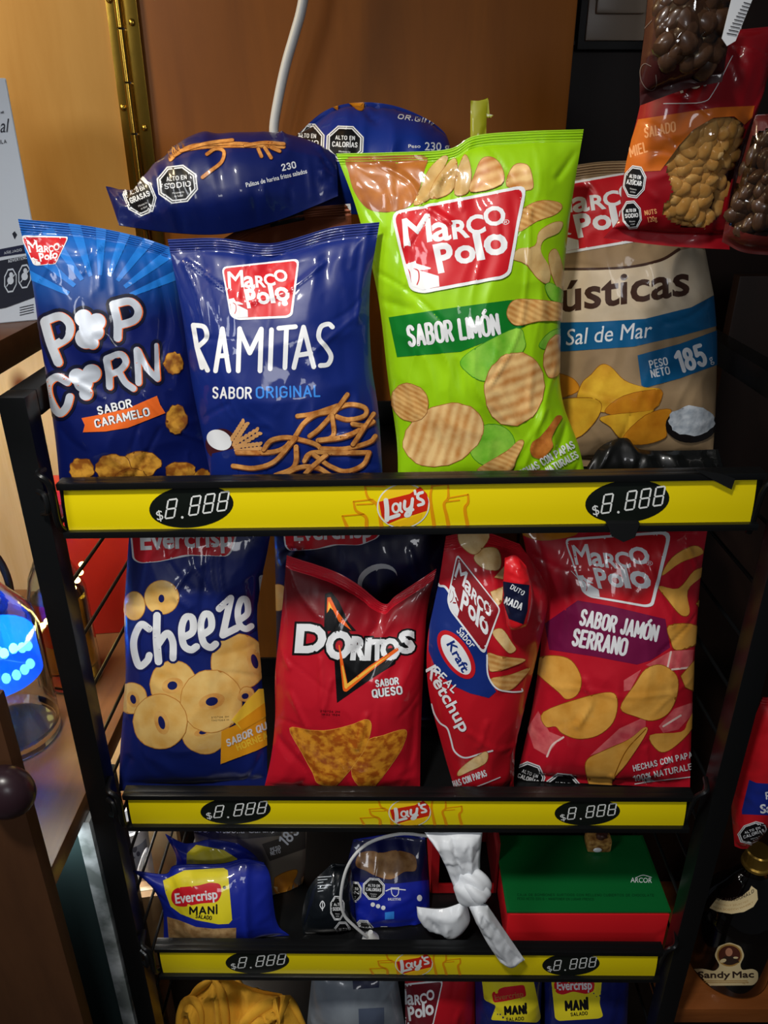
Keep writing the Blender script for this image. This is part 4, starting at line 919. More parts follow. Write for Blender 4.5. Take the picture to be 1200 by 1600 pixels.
s.art(text('SABOR QUESO', *c([(635, 1258), (945, 1120)]), 12, .04, shear=.2), WHITE); s.art(text('HORNEADO', *c([(695, 1282), (930, 1185)]), 11, .03), film('cheese_yellow', (1, 1, 1)))
s.art(text('210726 3M', *c([(545, 1096), (645, 1092)]), 2.6) + text('THO1584 M', *c([(545, 1114), (645, 1110)]), 2.6), BLACKP)
fin(s)
# a bag behind, only its head showing
s = pillow(Plane(0.165, Z2, 6), [(430, 1250), (432, 1000), (428, 800)], [(704, 1250), (702, 1000), (706, 800)], H=0.034, seed=66, creases=[([(440, 880), (470, 850)], 7, .003), ([(435, 860), (460, 848)], 6, .003), ([(640, 850), (650, 890)], 8, .003)])
pouch(s, 'snack_bag', 'navy bag standing behind the red triangle chip bag, red peanut logo at its head', 'snack bag', film('dark_navy', (14, 20, 62)), group='snack bags on the second shelf')
c = crop(400, 810, 3.479); pb = rnd([(150, 20), (165, 150), (190, 175), (330, 165), (420, 140), (560, 145), (660, 105), (690, 20)], 25)
s.art(grow(np.array(c(pb)), 2.5), WHITE); s.art(np.array(c(pb)), CRD); s.art(text('Evercrisp', *c([(210, 120), (630, 100)]), 26, .04), WHITE)
s.art(np.array(c(ell(660, 330, 110, 80, -20))), film('grey_print', (190, 195, 200))); s.art(np.array(c(ell(672, 345, 100, 68, -20))), film('dark_navy', (1, 1, 1))); chip(s, c(ell(120, 430, 60, 70)), RING, RINGD)
fin(s)

# --- red tortilla chips
DR = film('tortilla_red', (190, 22, 40)); DK = film2('tortilla_maroon_shade', (190, 22, 40), (96, 12, 20), .19, .25)  # darker top paints shade into the film over its maroon print fade
s = pillow(Plane(0.04, Z2, 8, -2), [(412, 1250), (424, 1180), (430, 1120), (430, 1050), (440, 960), (448, 868)], [(656, 1250), (658, 1130), (664, 1000), (668, 950), (682, 889)],
           T=[(448, 868), (520, 892), (560, 914), (600, 944), (620, 930), (682, 889)], H=0.036, seed=71, seal=(.03, .045), creases=[([(596, 940), (590, 970), (560, 1000)], 14, -.006), ([(560, 900), (596, 935)], 9, .006), ([(450, 880), (470, 920), (500, 950)], 10, .004), ([(505, 1010), (508, 1080)], 7, .003), ([(522, 1040), (510, 1090)], 6, .003), ([(440, 1010), (455, 1030)], 8, .004), ([(460, 1070), (485, 1115)], 9, .004), ([(575, 1090), (560, 1140)], 8, .004), ([(430, 1140), (480, 1190), (470, 1225)], 14, -.005), ([(660, 900), (640, 980), (600, 1010)], 10, .003), ([(650, 1100), (640, 1200)], 12, -.004)])
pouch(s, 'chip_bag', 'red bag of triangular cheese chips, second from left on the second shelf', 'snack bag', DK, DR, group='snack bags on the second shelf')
FL = film('flame_orange', (240, 100, 26)); FY = film('flame_yellow', (252, 190, 70))
s.art(np.array(c([(375, 410), (410, 400), (450, 450), (500, 560), (545, 612), (370, 612)])), BLACKP); s.art(np.array(c([(425, 740), (780, 700), (755, 790), (600, 890), (440, 1002)])), BLACKP)
s.art(np.array(c([(385, 515), (388, 430), (405, 428), (440, 500), (520, 610), (450, 560), (410, 480)])), FL); s.art(np.array(c([(390, 510), (396, 450), (406, 470), (420, 500), (405, 485)])), FY)
DL = [('D', (222, 720), (372, 722), 42), ('O', (388, 752), (508, 758), 41), ('R', (520, 762), (584, 764), 35), ('I', (596, 764), (622, 764), 33), ('T', (630, 766), (694, 764), 31), ('O', (690, 768), (780, 758), 32), ('S', (786, 728), (858, 722), 33)]
for off, ink in ((.16, BLACKP), (.075, WHITE)):
    s.art([p for t, a, b, h in DL for p in text(t, *c([a, b]), h, off, shear=.06)], ink)
s.art(stroke(c([(452, 690), (488, 925)]), (2, 9), False) + stroke(c([(488, 925), (620, 815)]), (9, 8), False) + stroke(c([(620, 815), (766, 712)]), (8, 5), False), FL)
s.art(stroke(c([(470, 800), (490, 915)]), (2, 5), False) + stroke(c([(490, 912), (620, 815)]), (5, 4), False) + stroke(c([(620, 815), (720, 745)]), (4, 1), False), FY)
for t, a, b, h in (('SABOR', (650, 918), (778, 902), 12), ('QUESO', (632, 976), (797, 955), 14)): s.art(text(t, *c([a, b]), h, .12), BLACKP); s.art(text(t, *c([a, b]), h, .04), WHITE)
TOR = chipm('tortilla_print', (224, 150, 42), (168, 84, 22), 120, contrast=(.38, .6)); TRD = film('tortilla_rim', (236, 170, 70))
chip(s, c([(600, 1215), (690, 1180), (790, 1148), (818, 1165), (800, 1230), (760, 1300), (640, 1460), (575, 1465), (520, 1370)]), TOR, TRD, .8)
chip(s, c([(185, 1140), (300, 1150), (400, 1150), (520, 1120), (600, 1092), (626, 1130), (600, 1230), (560, 1300), (490, 1390), (430, 1450), (370, 1448), (330, 1430), (310, 1380), (250, 1270)]), TOR, TRD, .8)
s.art(text('210726 2M', *c([(350, 1050), (455, 1055)]), 3) + text('19:02 1584', *c([(355, 1068), (455, 1072)]), 3), BLACKP)
fin(s)

# --- ketchup crisps, twisted
KRD = film('ketchup_red', (186, 20, 34)); c = crop(640, 810, 3.479); KBL = film('ketchup_blue', (20, 44, 120)); PAL = chipm('pale_chip', (236, 206, 150), (214, 170, 104), 60)
s = pillow(Plane(0.050, Z2, 6, 10, .2), [(716, 1250), (692, 1170), (670, 1080), (668, 1000), (684, 920), (697, 838)], [(802, 1250), (808, 1150), (838, 1030), (856, 940), (846, 900), (812, 850)], T=[(697, 838), (750, 830), (812, 850)], H=0.034, seed=82, creases=[([(760, 870), (770, 960), (765, 1050)], 12, .004), ([(812, 1100), (792, 1160)], 8, .004), ([(840, 960), (850, 990)], 6, .003), ([(745, 1100), (735, 1140)], 7, .003), ([(800, 1180), (790, 1225)], 12, -.005), ([(690, 1180), (705, 1220)], 9, -.003)])
pouch(s, 'chip_bag', 'red and blue ketchup chip bag twisted to face left', 'snack bag', KRD, group='snack bags on the second shelf')
chip(s, c([(350, 215), (400, 165), (470, 165), (495, 220), (480, 280), (400, 270)]), PAL, CD); chip(s, c([(280, 60), (430, 80), (380, 180), (330, 190), (270, 130)]), PAL, CD)
chip(s, c([(460, 320), (530, 240), (540, 260), (510, 330)]), PAL, CD); chip(s, c([(440, 400), (510, 370), (500, 450), (470, 490)]), PAL, CD)
s.art(np.array(c([(150, 360), (190, 370), (230, 420), (320, 540), (420, 700), (425, 850), (470, 940), (430, 975), (330, 950), (240, 910), (150, 830), (105, 720), (110, 560)])), KBL); s.art(stroke(c([(150, 345), (165, 365), (195, 372), (225, 415)]), 3.5), WHITE)
chip(s, c([(450, 620), (500, 600), (550, 670), (575, 710), (540, 730), (500, 690)]), PAL, CD); chip(s, c([(425, 730), (500, 750), (625, 765), (560, 800), (450, 830), (430, 800)]), RCH3, CD); chip(s, c([(440, 870), (540, 850), (650, 810), (600, 880), (540, 930), (470, 920)]), RCH3, CD)
s.art(stroke(c([(420, 740), (425, 850), (470, 920), (540, 940), (605, 938), (606, 925)]), 2.4), WHITE)
logo(s, c([(258, 196), (492, 490), (402, 728), (203, 452)]), film('ketchup_maroon', (140, 20, 30)), tm=False)
s.art(np.array(c(ell(255, 738, 150, 72, 57, 36))), REDP); s.art(np.array(c(ell(253, 738, 124, 52, 57, 36))), WHITE); s.art(text('Kraft', *c([(205, 682), (288, 835)]), 13, .05), KBL)
s.art(text('Sabor', *c([(255, 612), (335, 705)]), 12, .01), WHITE); s.art(text('REAL', *c([(122, 830), (240, 950)]), 13, .03), WHITE); s.art(text('Ketchup', *c([(92, 822), (282, 1160)]), 18, .035), WHITE)
s.art(stroke(c([(120, 1010), (135, 1060), (165, 1110), (205, 1140), (225, 1200), (245, 1265), (300, 1300), (380, 1280), (450, 1262)]), 2.6), WHITE)
chip(s, c([(265, 1375), (310, 1330), (400, 1270), (425, 1280), (410, 1330), (330, 1370), (270, 1398)]), PAL, CD)
s.art(text('HECHAS CON PAPAS', *c([(200, 1478), (424, 1398)]), 11, .02), WHITE); s.art(stroke(c([(310, 1478), (490, 1405)]), 1.6, False), WHITE)
o = fin(s)
# its folded-over head with the dark flag
f = pillow(Plane(0.0, Z2, 6, 10, .2), [(792, 978), (786, 930), (789, 872)], [(824, 978), (834, 930), (822, 884)], T=[(789, 872), (806, 868), (822, 884)], B=[(792, 960), (800, 975), (824, 978)], H=0.008, seed=84, cell=2.5, back=.5, q=.4)
f.base(film('ketchup_bright', (214, 26, 34))); f.lay = 0
f.art(np.array(c([(500, 340), (560, 350), (650, 362), (640, 500), (618, 575), (540, 545), (505, 440)])), film('flag_navy', (18, 22, 50))); f.art(text('NADA', *c([(512, 462), (606, 500)]), 12, .03) + text('DUTO', *c([(545, 380), (615, 420)]), 8, .02), WHITE)
f.build('folded_head', parent=o)

# --- serrano ham chips
JR = film('ham_red', (188, 22, 40)); c = crop(790, 810, 2.927)
s = pillow(Plane(0.055, Z2, 8, -4, .25), [(806, 1250), (818, 1170), (836, 1080), (846, 980), (830, 900), (812, 812)], [(1078, 1250), (1080, 1150), (1084, 1050), (1090, 960), (1096, 890), (1108, 810)], H=0.038, seed=93, creases=[([(905, 1040), (915, 1070), (895, 1110)], 9, .004), ([(855, 1060), (900, 1052), (960, 1060), (1040, 1062)], 6, .002), ([(1000, 1150), (1010, 1200), (1040, 1170)], 8, .004), ([(950, 1200), (985, 1225)], 7, .004), ([(880, 930), (870, 990)], 10, .003), ([(1070, 850), (1085, 880)], 7, .004), ([(1000, 860), (1040, 960)], 8, .003), ([(815, 1180), (830, 1150)], 10, -.004)])
pouch(s, 'chip_bag', 'red serrano ham chip bag at the right end of the second shelf', 'snack bag', JR, group='snack bags on the second shelf')
JC = chipm('ham_chip', (234, 176, 82), (206, 140, 48), 40, contrast=(.3, .75)); HAM = chipm('ham_print', (226, 112, 112), (200, 72, 82), 60); HAMF = film('ham_fat', (238, 206, 196)); PUR = film('ham_purple', (112, 16, 64))
chip(s, c([(80, 55), (310, 45), (310, 80), (170, 100), (90, 80)]), YC2, CD)
s.art(np.array(c([(180, 480), (330, 375), (480, 400), (730, 460), (752, 590), (660, 650), (600, 668), (400, 630), (200, 600)])), PUR)
otext(s, ('SABOR JAMÓN', *c([(332, 488), (690, 566)]), 27), out=PUR, off=.02, d=.06); otext(s, ('SERRANO', *c([(298, 582), (550, 632)]), 29), out=PUR, off=.02, d=.06)
for p, m in (([(100, 960), (150, 880), (200, 975), (262, 1000), (230, 1030), (190, 1085), (130, 1050)], HAM), ([(385, 1085), (520, 960), (640, 905), (640, 980), (480, 1050)], HAM), ([(540, 740), (620, 690), (570, 785), (540, 790)], HAM), ([(700, 950), (770, 870), (870, 835), (850, 900), (790, 965), (720, 980)], HAM), ([(640, 670), (755, 605), (860, 600), (850, 690), (700, 690)], HAM)): s.art(np.array(c(p)), m)
for st in ([(265, 1000), (215, 1035), (190, 1088)], [(740, 680), (755, 610)], [(760, 690), (850, 680)], [(720, 950), (800, 900)]): s.art(stroke(c(st), 3), HAMF)
for p in ([(130, 690), (150, 640), (225, 628), (300, 650), (345, 730), (330, 800), (280, 825), (240, 790)], [(175, 885), (350, 820), (480, 795), (510, 840), (490, 930), (420, 990), (330, 1005), (260, 980), (230, 950), (185, 950)], [(525, 865), (590, 760), (640, 690), (710, 670), (780, 720), (780, 810), (740, 890), (670, 922), (600, 905)], [(660, 990), (800, 975), (830, 930), (860, 880), (850, 960), (760, 1050), (700, 1062)], [(375, 1100), (450, 1060), (560, 1010), (630, 955), (642, 980), (550, 1120), (490, 1190), (480, 1245), (400, 1245), (368, 1160)], [(745, 490), (870, 490), (870, 570), (780, 600), (755, 560)], [(700, 310), (790, 320), (860, 240), (920, 225), (890, 270), (830, 330), (840, 430), (800, 440), (740, 370)], [(715, 260), (760, 180), (860, 125), (900, 160), (800, 200)], [(800, 720), (860, 650), (860, 790), (820, 770)], [(870, 390), (900, 350), (900, 430)]): chip(s, c(p), JC, YD, 1.0)
s.art(stroke(c([(640, 960), (550, 1060), (490, 1190)]), 1.6), YD)
s.art(text('HECHAS CON PAPAS', *c([(585, 1155), (872, 1088)]), 10, .02) + text('100% NATURALES', *c([(586, 1202), (872, 1142)]), 10, .02), WHITE); s.art(stroke(c([(590, 1212), (700, 1195), (840, 1180)]), 1.5), WHITE)
logo(s, c([(270, 98), (754, 62), (664, 402), (352, 342)]))
s.art([grow(q, 0) for q in stroke(c([(300, 240), (340, 285)]), 1)], WHITE)
label_oct(s, c([(104, 1186)])[0], 25, 24, .35, 'ALTO EN', 'CALORÍAS'); label_oct(s, c([(262, 1236)])[0], 27, 25, .1, 'ALTO EN', 'SODIO')
fin(s)
# black clip under the top rail
o = thing('clip', tuple(on_y(np.array([975., 845]), -0.004)), 'black plastic clip hanging under the top rail above the ham chip bag', 'clip')
P = on_y(np.array([(948., 818), (1000, 818), (992, 840), (974, 847), (956, 838)]), -0.006); Q = P + np.array([0, 0.008, 0])
m = MB().add(list(P) + list(Q), [(0, 1, 2, 3, 4), (9, 8, 7, 6, 5)] + [(i, i + 5, (i + 1) % 5 + 5, (i + 1) % 5) for i in range(5)], BLACKM); m.build('body', o, smooth=False)

# ------------------------------------------------------------------ third shelf
Z3 = T3 + 0.0015
def peanut_pack(s, c, red, words, ang=0):
    pass
EB = film('peanut_blue', (24, 40, 150)); EY = film('peanut_yellow', (232, 216, 40)); CLR = chipm('peanut_window', (196, 160, 110), (150, 112, 70), 90, rough=.2); INK = film('ink_black', (20, 20, 22))
c = crop(200, 1280, 3.75)
s = pillow(Plane(0.056, Z3, 14, 4), [(256, 1490), (254, 1420), (236, 1385), (206, 1360)], [(452, 1490), (432, 1440), (422, 1370), (412, 1348)], T=[(206, 1360), (258, 1366), (275, 1352), (345, 1350), (380, 1342), (412, 1348)], H=0.026, seed=101, cell=4, creases=[([(387, 1350), (388, 1420), (392, 1470)], 8, .004), ([(235, 1385), (262, 1400)], 8, -.003)])
pouch(s, 'peanut_bag', 'blue and yellow peanut bag at the left end of the third shelf', 'snack bag', EB, group='snack bags on the third shelf')
s.art(np.array(c([(205, 360), (330, 300), (560, 285), (585, 300), (610, 590), (590, 612), (530, 615), (400, 590), (310, 555), (250, 510), (220, 430)])), EY)
s.art(np.array(c([(230, 570), (300, 590), (400, 630), (500, 640), (634, 635), (632, 705), (560, 715), (400, 712), (240, 710)])), CLR)
s.art(grow(np.array(c(rnd([(262, 420), (300, 400), (400, 395), (480, 372), (540, 380), (545, 440), (520, 485), (420, 490), (330, 510), (280, 505), (256, 470)], 20))), 1), CRD); s.art(text('Evercrisp', *c([(282, 492), (525, 465)]), 16, .03), WHITE)
s.art(text('MANÍ', *c([(360, 558), (525, 556)]), 13, .05) + text('SALADO', *c([(395, 578), (490, 590)]), 6.5, .04) + [ell(*c([(565, 400)])[0], 2.6)], INK)
o = fin(s)
f = pillow(Plane(0.085, Z3, 14, 4), [(262, 1400), (276, 1345), (258, 1303)], [(410, 1400), (404, 1345), (372, 1318)], T=[(258, 1303), (290, 1318), (330, 1312), (372, 1318)], B=[(262, 1400), (340, 1400), (410, 1400)], H=0.010, seed=103, cell=3, back=.3, wr=1.2); f.base(EB); f.lay = 0
f.art(np.array(c([(335, 500), (345, 200), (400, 150), (560, 180), (640, 230), (640, 500)])), EY); f.build('folded_head', parent=o)
s = pillow(Plane(0.13, Z3, 4), [(330, 1490), (322, 1400), (300, 1285)], [(470, 1490), (474, 1400), (480, 1285)], T=[(300, 1285), (390, 1280), (480, 1285)], H=0.028, seed=105)
pouch(s, 'chip_bag', 'taupe caramelised onion chip bag standing behind the blue peanut bag', 'snack bag', film('taupe_print', (122, 112, 98), rough=.4), group='snack bags on the third shelf')
s.art(np.array(c([(330, 20), (900, 30), (900, 95), (700, 115), (500, 115), (370, 75)])), film('taupe_dark', (64, 58, 52))); s.art(text('Sabor Cebolla Caramelizada', *c([(360, 70), (1010, 62)]), 11, .01, shear=.15, arc=-4), WHITE)
s.art(np.array(c([(785, 145), (940, 95), (1040, 60), (1040, 170), (830, 245)])), film('taupe_dark', (1, 1, 1))); s.art(text('185', *c([(925, 165), (1010, 75)]), 19, .02) + text('PESO', *c([(838, 190), (895, 172)]), 6) + text('NETO', *c([(838, 212), (895, 196)]), 6), WHITE)
chip(s, c([(835, 370), (900, 320), (985, 295), (980, 340), (930, 400), (870, 420)]), YC2, YD); chip(s, c([(870, 430), (930, 410), (990, 370), (1030, 330), (1000, 410), (940, 450)]), PAL, CD)
s.art([q for k in range(5) for q in stroke(c(cat([(865 + k * 14, 530), (880 + k * 12, 490 - k * 6), (940, 470 - k * 4 + 8 * k)], 4)), 1.3, False)], WHITE)
fin(s)
# black pouch and blue cookie pack
c = crop(440, 1270, 3.158)
s = pillow(Plane(0.06, Z3, 16, 6), [(474, 1490), (472, 1430), (484, 1385), (518, 1350)], [(560, 1490), (556, 1420), (548, 1350)], T=[(518, 1350), (548, 1350)], H=0.022, seed=111, cell=3.5, creases=[([(474, 1470), (478, 1400)], 6, .004), ([(518, 1300), (520, 1390)], 6, .003)])
pouch(s, 'snack_pack', 'black glossy snack pack beside the blue cookie pack on the third shelf', 'snack pack', film('black_pack', (18, 22, 26), rough=.25), group='snack bags on the third shelf')
s.art([q for k in range(6) for q in stroke(c([(180, 318 + k * 14), (245 - (k % 3) * 20, 314 + k * 14)]), 1.1, False)], film('grey_print', (1, 1, 1))); s.art(stroke(c([(200, 475), (190, 455), (202, 435), (213, 455), (202, 475)]), 1.2) + stroke(c([(202, 440), (202, 482)]), 1, False), WHITE)
label_oct(s, c([(275, 470)])[0], 11, 19, .0, 'ALTO', 'SODIO'); label_oct(s, c([(300, 590)])[0], 13, 17, .0, 'ALTO', 'GRASA'); fin(s)
s = pillow(Plane(0.075, Z3, 24), [(528, 1490), (530, 1440), (536, 1380), (552, 1312)], [(676, 1490), (672, 1440), (670, 1380), (664, 1308)], T=[(552, 1312), (610, 1304), (664, 1308)], H=0.028, seed=113, cell=3.5, creases=[([(535, 1440), (600, 1430), (670, 1434)], 9, -.004), ([(600, 1400), (640, 1390)], 7, .003), ([(540, 1400), (580, 1425)], 8, .004), ([(640, 1450), (668, 1410)], 8, .004)])
pouch(s, 'cookie_pack', 'blue cookie pack with black warning seals in the middle of the third shelf', 'cookie pack', film('cookie_blue', (18, 34, 150)), group='snack bags on the third shelf')
s.art(np.array(c([(320, 130), (440, 105), (640, 105), (720, 140), (730, 330), (560, 350), (330, 340)])), film('cookie_navy', (10, 16, 70)))
chip(s, c([(370, 260), (385, 205), (440, 190), (500, 200), (560, 188), (640, 205), (662, 240), (655, 285), (600, 290), (540, 325), (470, 310), (420, 285)]), chipm('cookie_print', (176, 132, 82), (126, 84, 44), 70), CD)
label_oct(s, c([(455, 375)])[0], 17, 17, .05, 'ALTO EN', 'CALORÍAS'); label_oct(s, c([(360, 390)])[0], 11, 16, .1, 'ALTO', 'EN'); label_oct(s, c([(402, 585)])[0], 16, 18, .05, 'ALTO EN', 'GRASAS')
s.art(stroke(c(cat([(540, 370), (545, 400), (560, 412), (575, 400), (578, 370)], 4)), 1.2, False) + stroke(c([(540, 370), (578, 370)]), 1.2, False) + [ell(*c([(450 + k * 26, 452 + k * 8)])[0], 3.4) for k in range(3)] + text('GALLETITAS', *c([(525, 432), (588, 432)]), 4) + stroke(c([(490, 560), (490, 600), (520, 600), (520, 560), (490, 560)]), 1.1, False) + stroke(c([(515, 385), (545, 375), (610, 380)]), 1.6) + [ell(*c([(680, 420)])[0], 4, 5)], WHITE); s.art(np.array(c([(510, 490), (555, 485), (555, 522), (510, 525)])), film('sky_print', (1, 1, 1)))
fin(s)
# red carton with an open front, standing behind
a, b = proj(np.array([[0, .10, Z3], [0, .10, Z3]])).tolist(); xx = lambda p, y: on_y(np.array(p, float), y)
r0, r1 = xx((672, 1400), .11)[0], xx((775, 1400), .11)[0]; zt = xx((700, 1318), .11)[2]
o = thing('display_carton', ((r0 + r1) / 2, .15, Z3), 'bright red open carton behind the knotted white bag', 'carton'); CR = plain('carton_red', (206, 28, 34), rough=.45)
w = .004
MB().box(r0, r0 + .011, .11, .20, Z3, zt, CR, .0008).build('side_panel', o); MB().box(r1 - w, r1, .11, .20, Z3, zt, plain('carton_maroon', (120, 18, 22), rough=.5), .0008).build('side_panel', o)
MB().box(r0 + .011, r1 - w, .196, .20, Z3, zt, plain('carton_maroon', (1, 1, 1)), .0005).build('back_panel', o); MB().box(r0 + .011, r1 - w, .11, .114, Z3, xx((700, 1383), .11)[2], CR, .0008).build('front_panel', o)
# white cable loop
pts = [xx(p, y) for p, y in (((668, 1306), .035), ((625, 1303), .03), ((575, 1318), .026), ((545, 1350), .022), ((533, 1395), .02), ((537, 1428), .022), ((555, 1448), .024), ((574, 1464), .028))]
o = thing('charger_cable', tuple(pts[-1]), 'thin white cable looping over the blue cookie pack', 'cable'); CW = plain('cable_white', (1, 1, 1))
MB().tube(cat(pts, 6), .0019, CW, 8).build('cord', o); e = np.array(pts[-1]); MB().lathe((e[0] + .004, e[1] + .004, max(e[2] - .012, Z3)), [(.011, 0), (.011, .003), (.006, .010), (.003, .016)], CW, 16).build('plug', o)
# green and red chocolate box
y0 = 0.035
fb = xx((794, 1472), y0); fb2 = xx((1042, 1477), y0); z0 = Z3; zt = xx((794, 1424), y0)[2]; xl, xr = xx((792, 1424), y0)[0], xx((1048, 1428), y0)[0]
dep = on_z(np.array([790., 1305]), zt)[1]
o = thing('chocolate_box', ((xl + xr) / 2, y0 + .08, z0), 'chocolate box with green lid and red front on the third shelf', 'box')
BG = plain('box_green', (6, 92, 40), rough=.4, coat=.15); BR = plain('box_red', (222, 30, 38), rough=.4, coat=.15)
MB().box(xl + .002, xr - .002, y0 + .001, dep - .001, z0, zt - .002, BR, .0015).build('tray', o)
MB().box(xl, xr, y0 - .0003, dep, zt - .003, zt, BG, .0006).build('lid', o)
MB().box(xl + .004, xr - .002, y0 - .0016, y0, z0 + .001, zt - .004, BR, .0005).build('front_flap', o)
gx, gy = np.meshgrid(np.linspace(xl + .003, xr - .003, 70), np.linspace(y0 + .002, dep - .002, 40)); s = Surf(np.stack([gx, gy, np.full_like(gx, zt + .0002)], -1)); c = crop(740, 1270, 2.609); s.base(BG); s.lay = 1
s.art(text('ARCOR', *c([(640, 284), (726, 286)]), 8, .01), WHITE); s.art(stroke(c(cat([(660, 266), (690, 255), (725, 264)], 4)), 1.2, False), WHITE)
s.art(text('CAJA DE BOMBONES SURTIDOS CON RELLENO CUBIERTOS DE CHOCOLATE', *c([(178, 340), (735, 342)]), 4) + text('PESO NETO 220 G - MANTENER EN LUGAR FRESCO', *c([(178, 356), (490, 358)]), 4), film('lid_ink', (4, 50, 24)))
s.build('lid_top', o)
# wrapped chocolate on its lid
p = on_z(np.array([937., 1333]), zt); o = thing('wrapped_chocolate', (p[0], p[1] + .008, zt), 'small gold and brown wrapped chocolate lying on the green lid', 'chocolate')
MB().box(p[0] - .017, p[0] + .015, p[1], p[1] + .022, zt + .0006, zt + .022, chipm('gold_wrap', (196, 150, 82), (120, 76, 36), 160, rough=.3), .004).build('wrapper', o)
MB().ball((p[0] + .002, p[1] + .008, zt + .024), (.008, .006, .005), film('choc_brown', (60, 30, 20)), noise=.15).ball((p[0] - .004, p[1] - .001, zt + .007), (.006, .0015, .004), WHITE).build('sticker', o)
# knotted white plastic bag hanging over the rail
WP = film('white_plastic', (226, 230, 234), rough=.45, coat=.15)
def sheet(L, R, T, B, y, H, seed, lean=0, cr=()):
    s = pillow(Plane(y, Z3, lean), L, R, T=T, B=B, H=H, seed=seed, cell=3, seal=(0, 0), q=.25, p=.35, wr=1.6, ncr=12, creases=cr); return s
A = sheet([(712, 1392), (690, 1335), (660, 1296)], [(752, 1388), (750, 1345), (754, 1298)], [(660, 1296), (690, 1301), (720, 1296), (754, 1298)], [(712, 1392), (730, 1396), (752, 1388)], .004, .012, 121, 0, [([(680, 1300), (715, 1390)], 6, .007), ([(705, 1300), (725, 1385)], 6, -.006), ([(735, 1300), (735, 1385)], 6, .006)])
Bq = sheet([(668, 1452), (654, 1436), (651, 1417)], [(716, 1466), (734, 1440), (728, 1408)], [(651, 1417), (690, 1420), (728, 1408)], [(668, 1452), (700, 1464), (716, 1466)], .030, .004, 122, 0, [([(660, 1420), (700, 1470)], 8, -.004)])
Cq = sheet([(782, 1504), (758, 1468), (730, 1412)], [(820, 1500), (794, 1462), (762, 1415)], [(730, 1412), (745, 1408), (762, 1415)], [(782, 1504), (800, 1509), (820, 1500)], -.016, .010, 123, 0, [([(742, 1415), (796, 1500)], 5, .005), ([(755, 1420), (810, 1500)], 5, -.004)])
kn = xx((738, 1395), -.012)
o = thing('plastic_bag', (kn[0], -.006, xx((738, 1505), -.01)[2]), 'knotted white plastic bag hanging over the lowest price rail', 'plastic bag')
for q_, n_ in ((A, 'gathered_top'), (Bq, 'tail'), (Cq, 'tail')): q_.base(WP); q_.build(n_, o)
m = MB(); m.ball(kn + np.array([0, .006, 0]), (.021, .016, .027), WP, noise=.10, seg=40, seed=5).ball(kn + np.array([.004, .0, .004]), (.018, .013, .012), WP, Matrix.Rotation(.6, 3, 'Y'), seg=30, noise=.12, seed=6); m.build('knot', o, sharp=60)

# ------------------------------------------------------------------ bottom shelf
Z4 = T4 + 0.0015
CL = plain('cloth_yellow', (206, 150, 34), rough=.9, bump=.5, bscale=500)
s = pillow(Plane(0.05, Z4, 20), [(284, 1760), (280, 1660), (280, 1592), (292, 1556)], [(480, 1760), (486, 1650), (474, 1590), (440, 1553)], T=[(290, 1556), (330, 1530), (345, 1526), (400, 1545), (440, 1553)], H=0.030, back=.2, seed=131, q=.35, p=.4, wr=2.6, cell=3.5, creases=[([(332, 1530), (346, 1560), (352, 1640)], 11, .030), ([(460, 1558), (400, 1578), (366, 1625)], 15, .034), ([(436, 1576), (410, 1592), (395, 1606)], 9, -.024), ([(276, 1570), (300, 1562), (312, 1582), (312, 1620)], 9, .026), ([(292, 1590), (288, 1625)], 14, -.036), ([(400, 1545), (440, 1556)], 12, -.02), ([(372, 1540), (380, 1580)], 14, -.02)])
pouch(s, 'cloth', 'crumpled mustard yellow cloth at the left of the bottom shelf', 'cloth', CL, seal=False)
sc_ = s; o = fin(s)
for st, r_ in (([(272, 1620), (274, 1590), (284, 1568), (302, 1562), (314, 1580), (316, 1618)], .006), ([(334, 1530), (346, 1552), (352, 1590), (354, 1620)], .007), ([(474, 1600), (450, 1562), (415, 1570), (385, 1594), (372, 1612)], .009), ([(440, 1580), (415, 1590), (396, 1604), (390, 1618)], .006), ([(296, 1560), (312, 1543), (332, 1530)], .006)):
    P_ = np.array(cat(st, 5)); ab = sc_.inv(P_); C_ = sc_.samp(sc_.P, ab) + np.array([0, -.001, 0])
    rs_ = [r_ * (.35 + .65 * math.sin(math.pi * (i + .6) / (len(C_) + .2))) for i in range(len(C_))]
    MB().tube(C_, rs_, CL, 12).build('fold', o)
s = pillow(Plane(0.07, Z4, 8), [(484, 1760), (480, 1600), (488, 1520)], [(630, 1760), (632, 1600), (618, 1510)], H=0.03, seed=133, creases=[([(490, 1590), (560, 1600)], 10, .004)])
pouch(s, 'snack_bag', 'silver grey snack bag on the bottom shelf beside the yellow cloth', 'snack bag', chipm('grey_bag', (132, 140, 148), (112, 120, 130), 20, rough=.3), group='bags on the bottom shelf')
s.art(np.array([(548, 1500), (595, 1500), (592, 1543), (552, 1546)]), film('grey_navy', (34, 40, 70))); s.art(np.array([(560, 1576), (600, 1574), (600, 1640), (562, 1640)]), film('grey_slate', (78, 88, 108))); fin(s)
s = pillow(Plane(0.06, Z4, 8), [(634, 1760), (634, 1600), (632, 1500)], [(742, 1760), (742, 1600), (744, 1500)], H=0.03, seed=135, creases=[([(712, 1560), (706, 1600)], 8, .004)])
pouch(s, 'chip_bag', 'red chip bag in the middle of the bottom shelf', 'snack bag', film('bottom_red', (186, 20, 34)), group='bags on the bottom shelf')
logo(s, [(612, 1540), (692, 1532), (676, 1602), (624, 1606)], film('bottom_maroon', (110, 20, 32)), tm=False); fin(s)
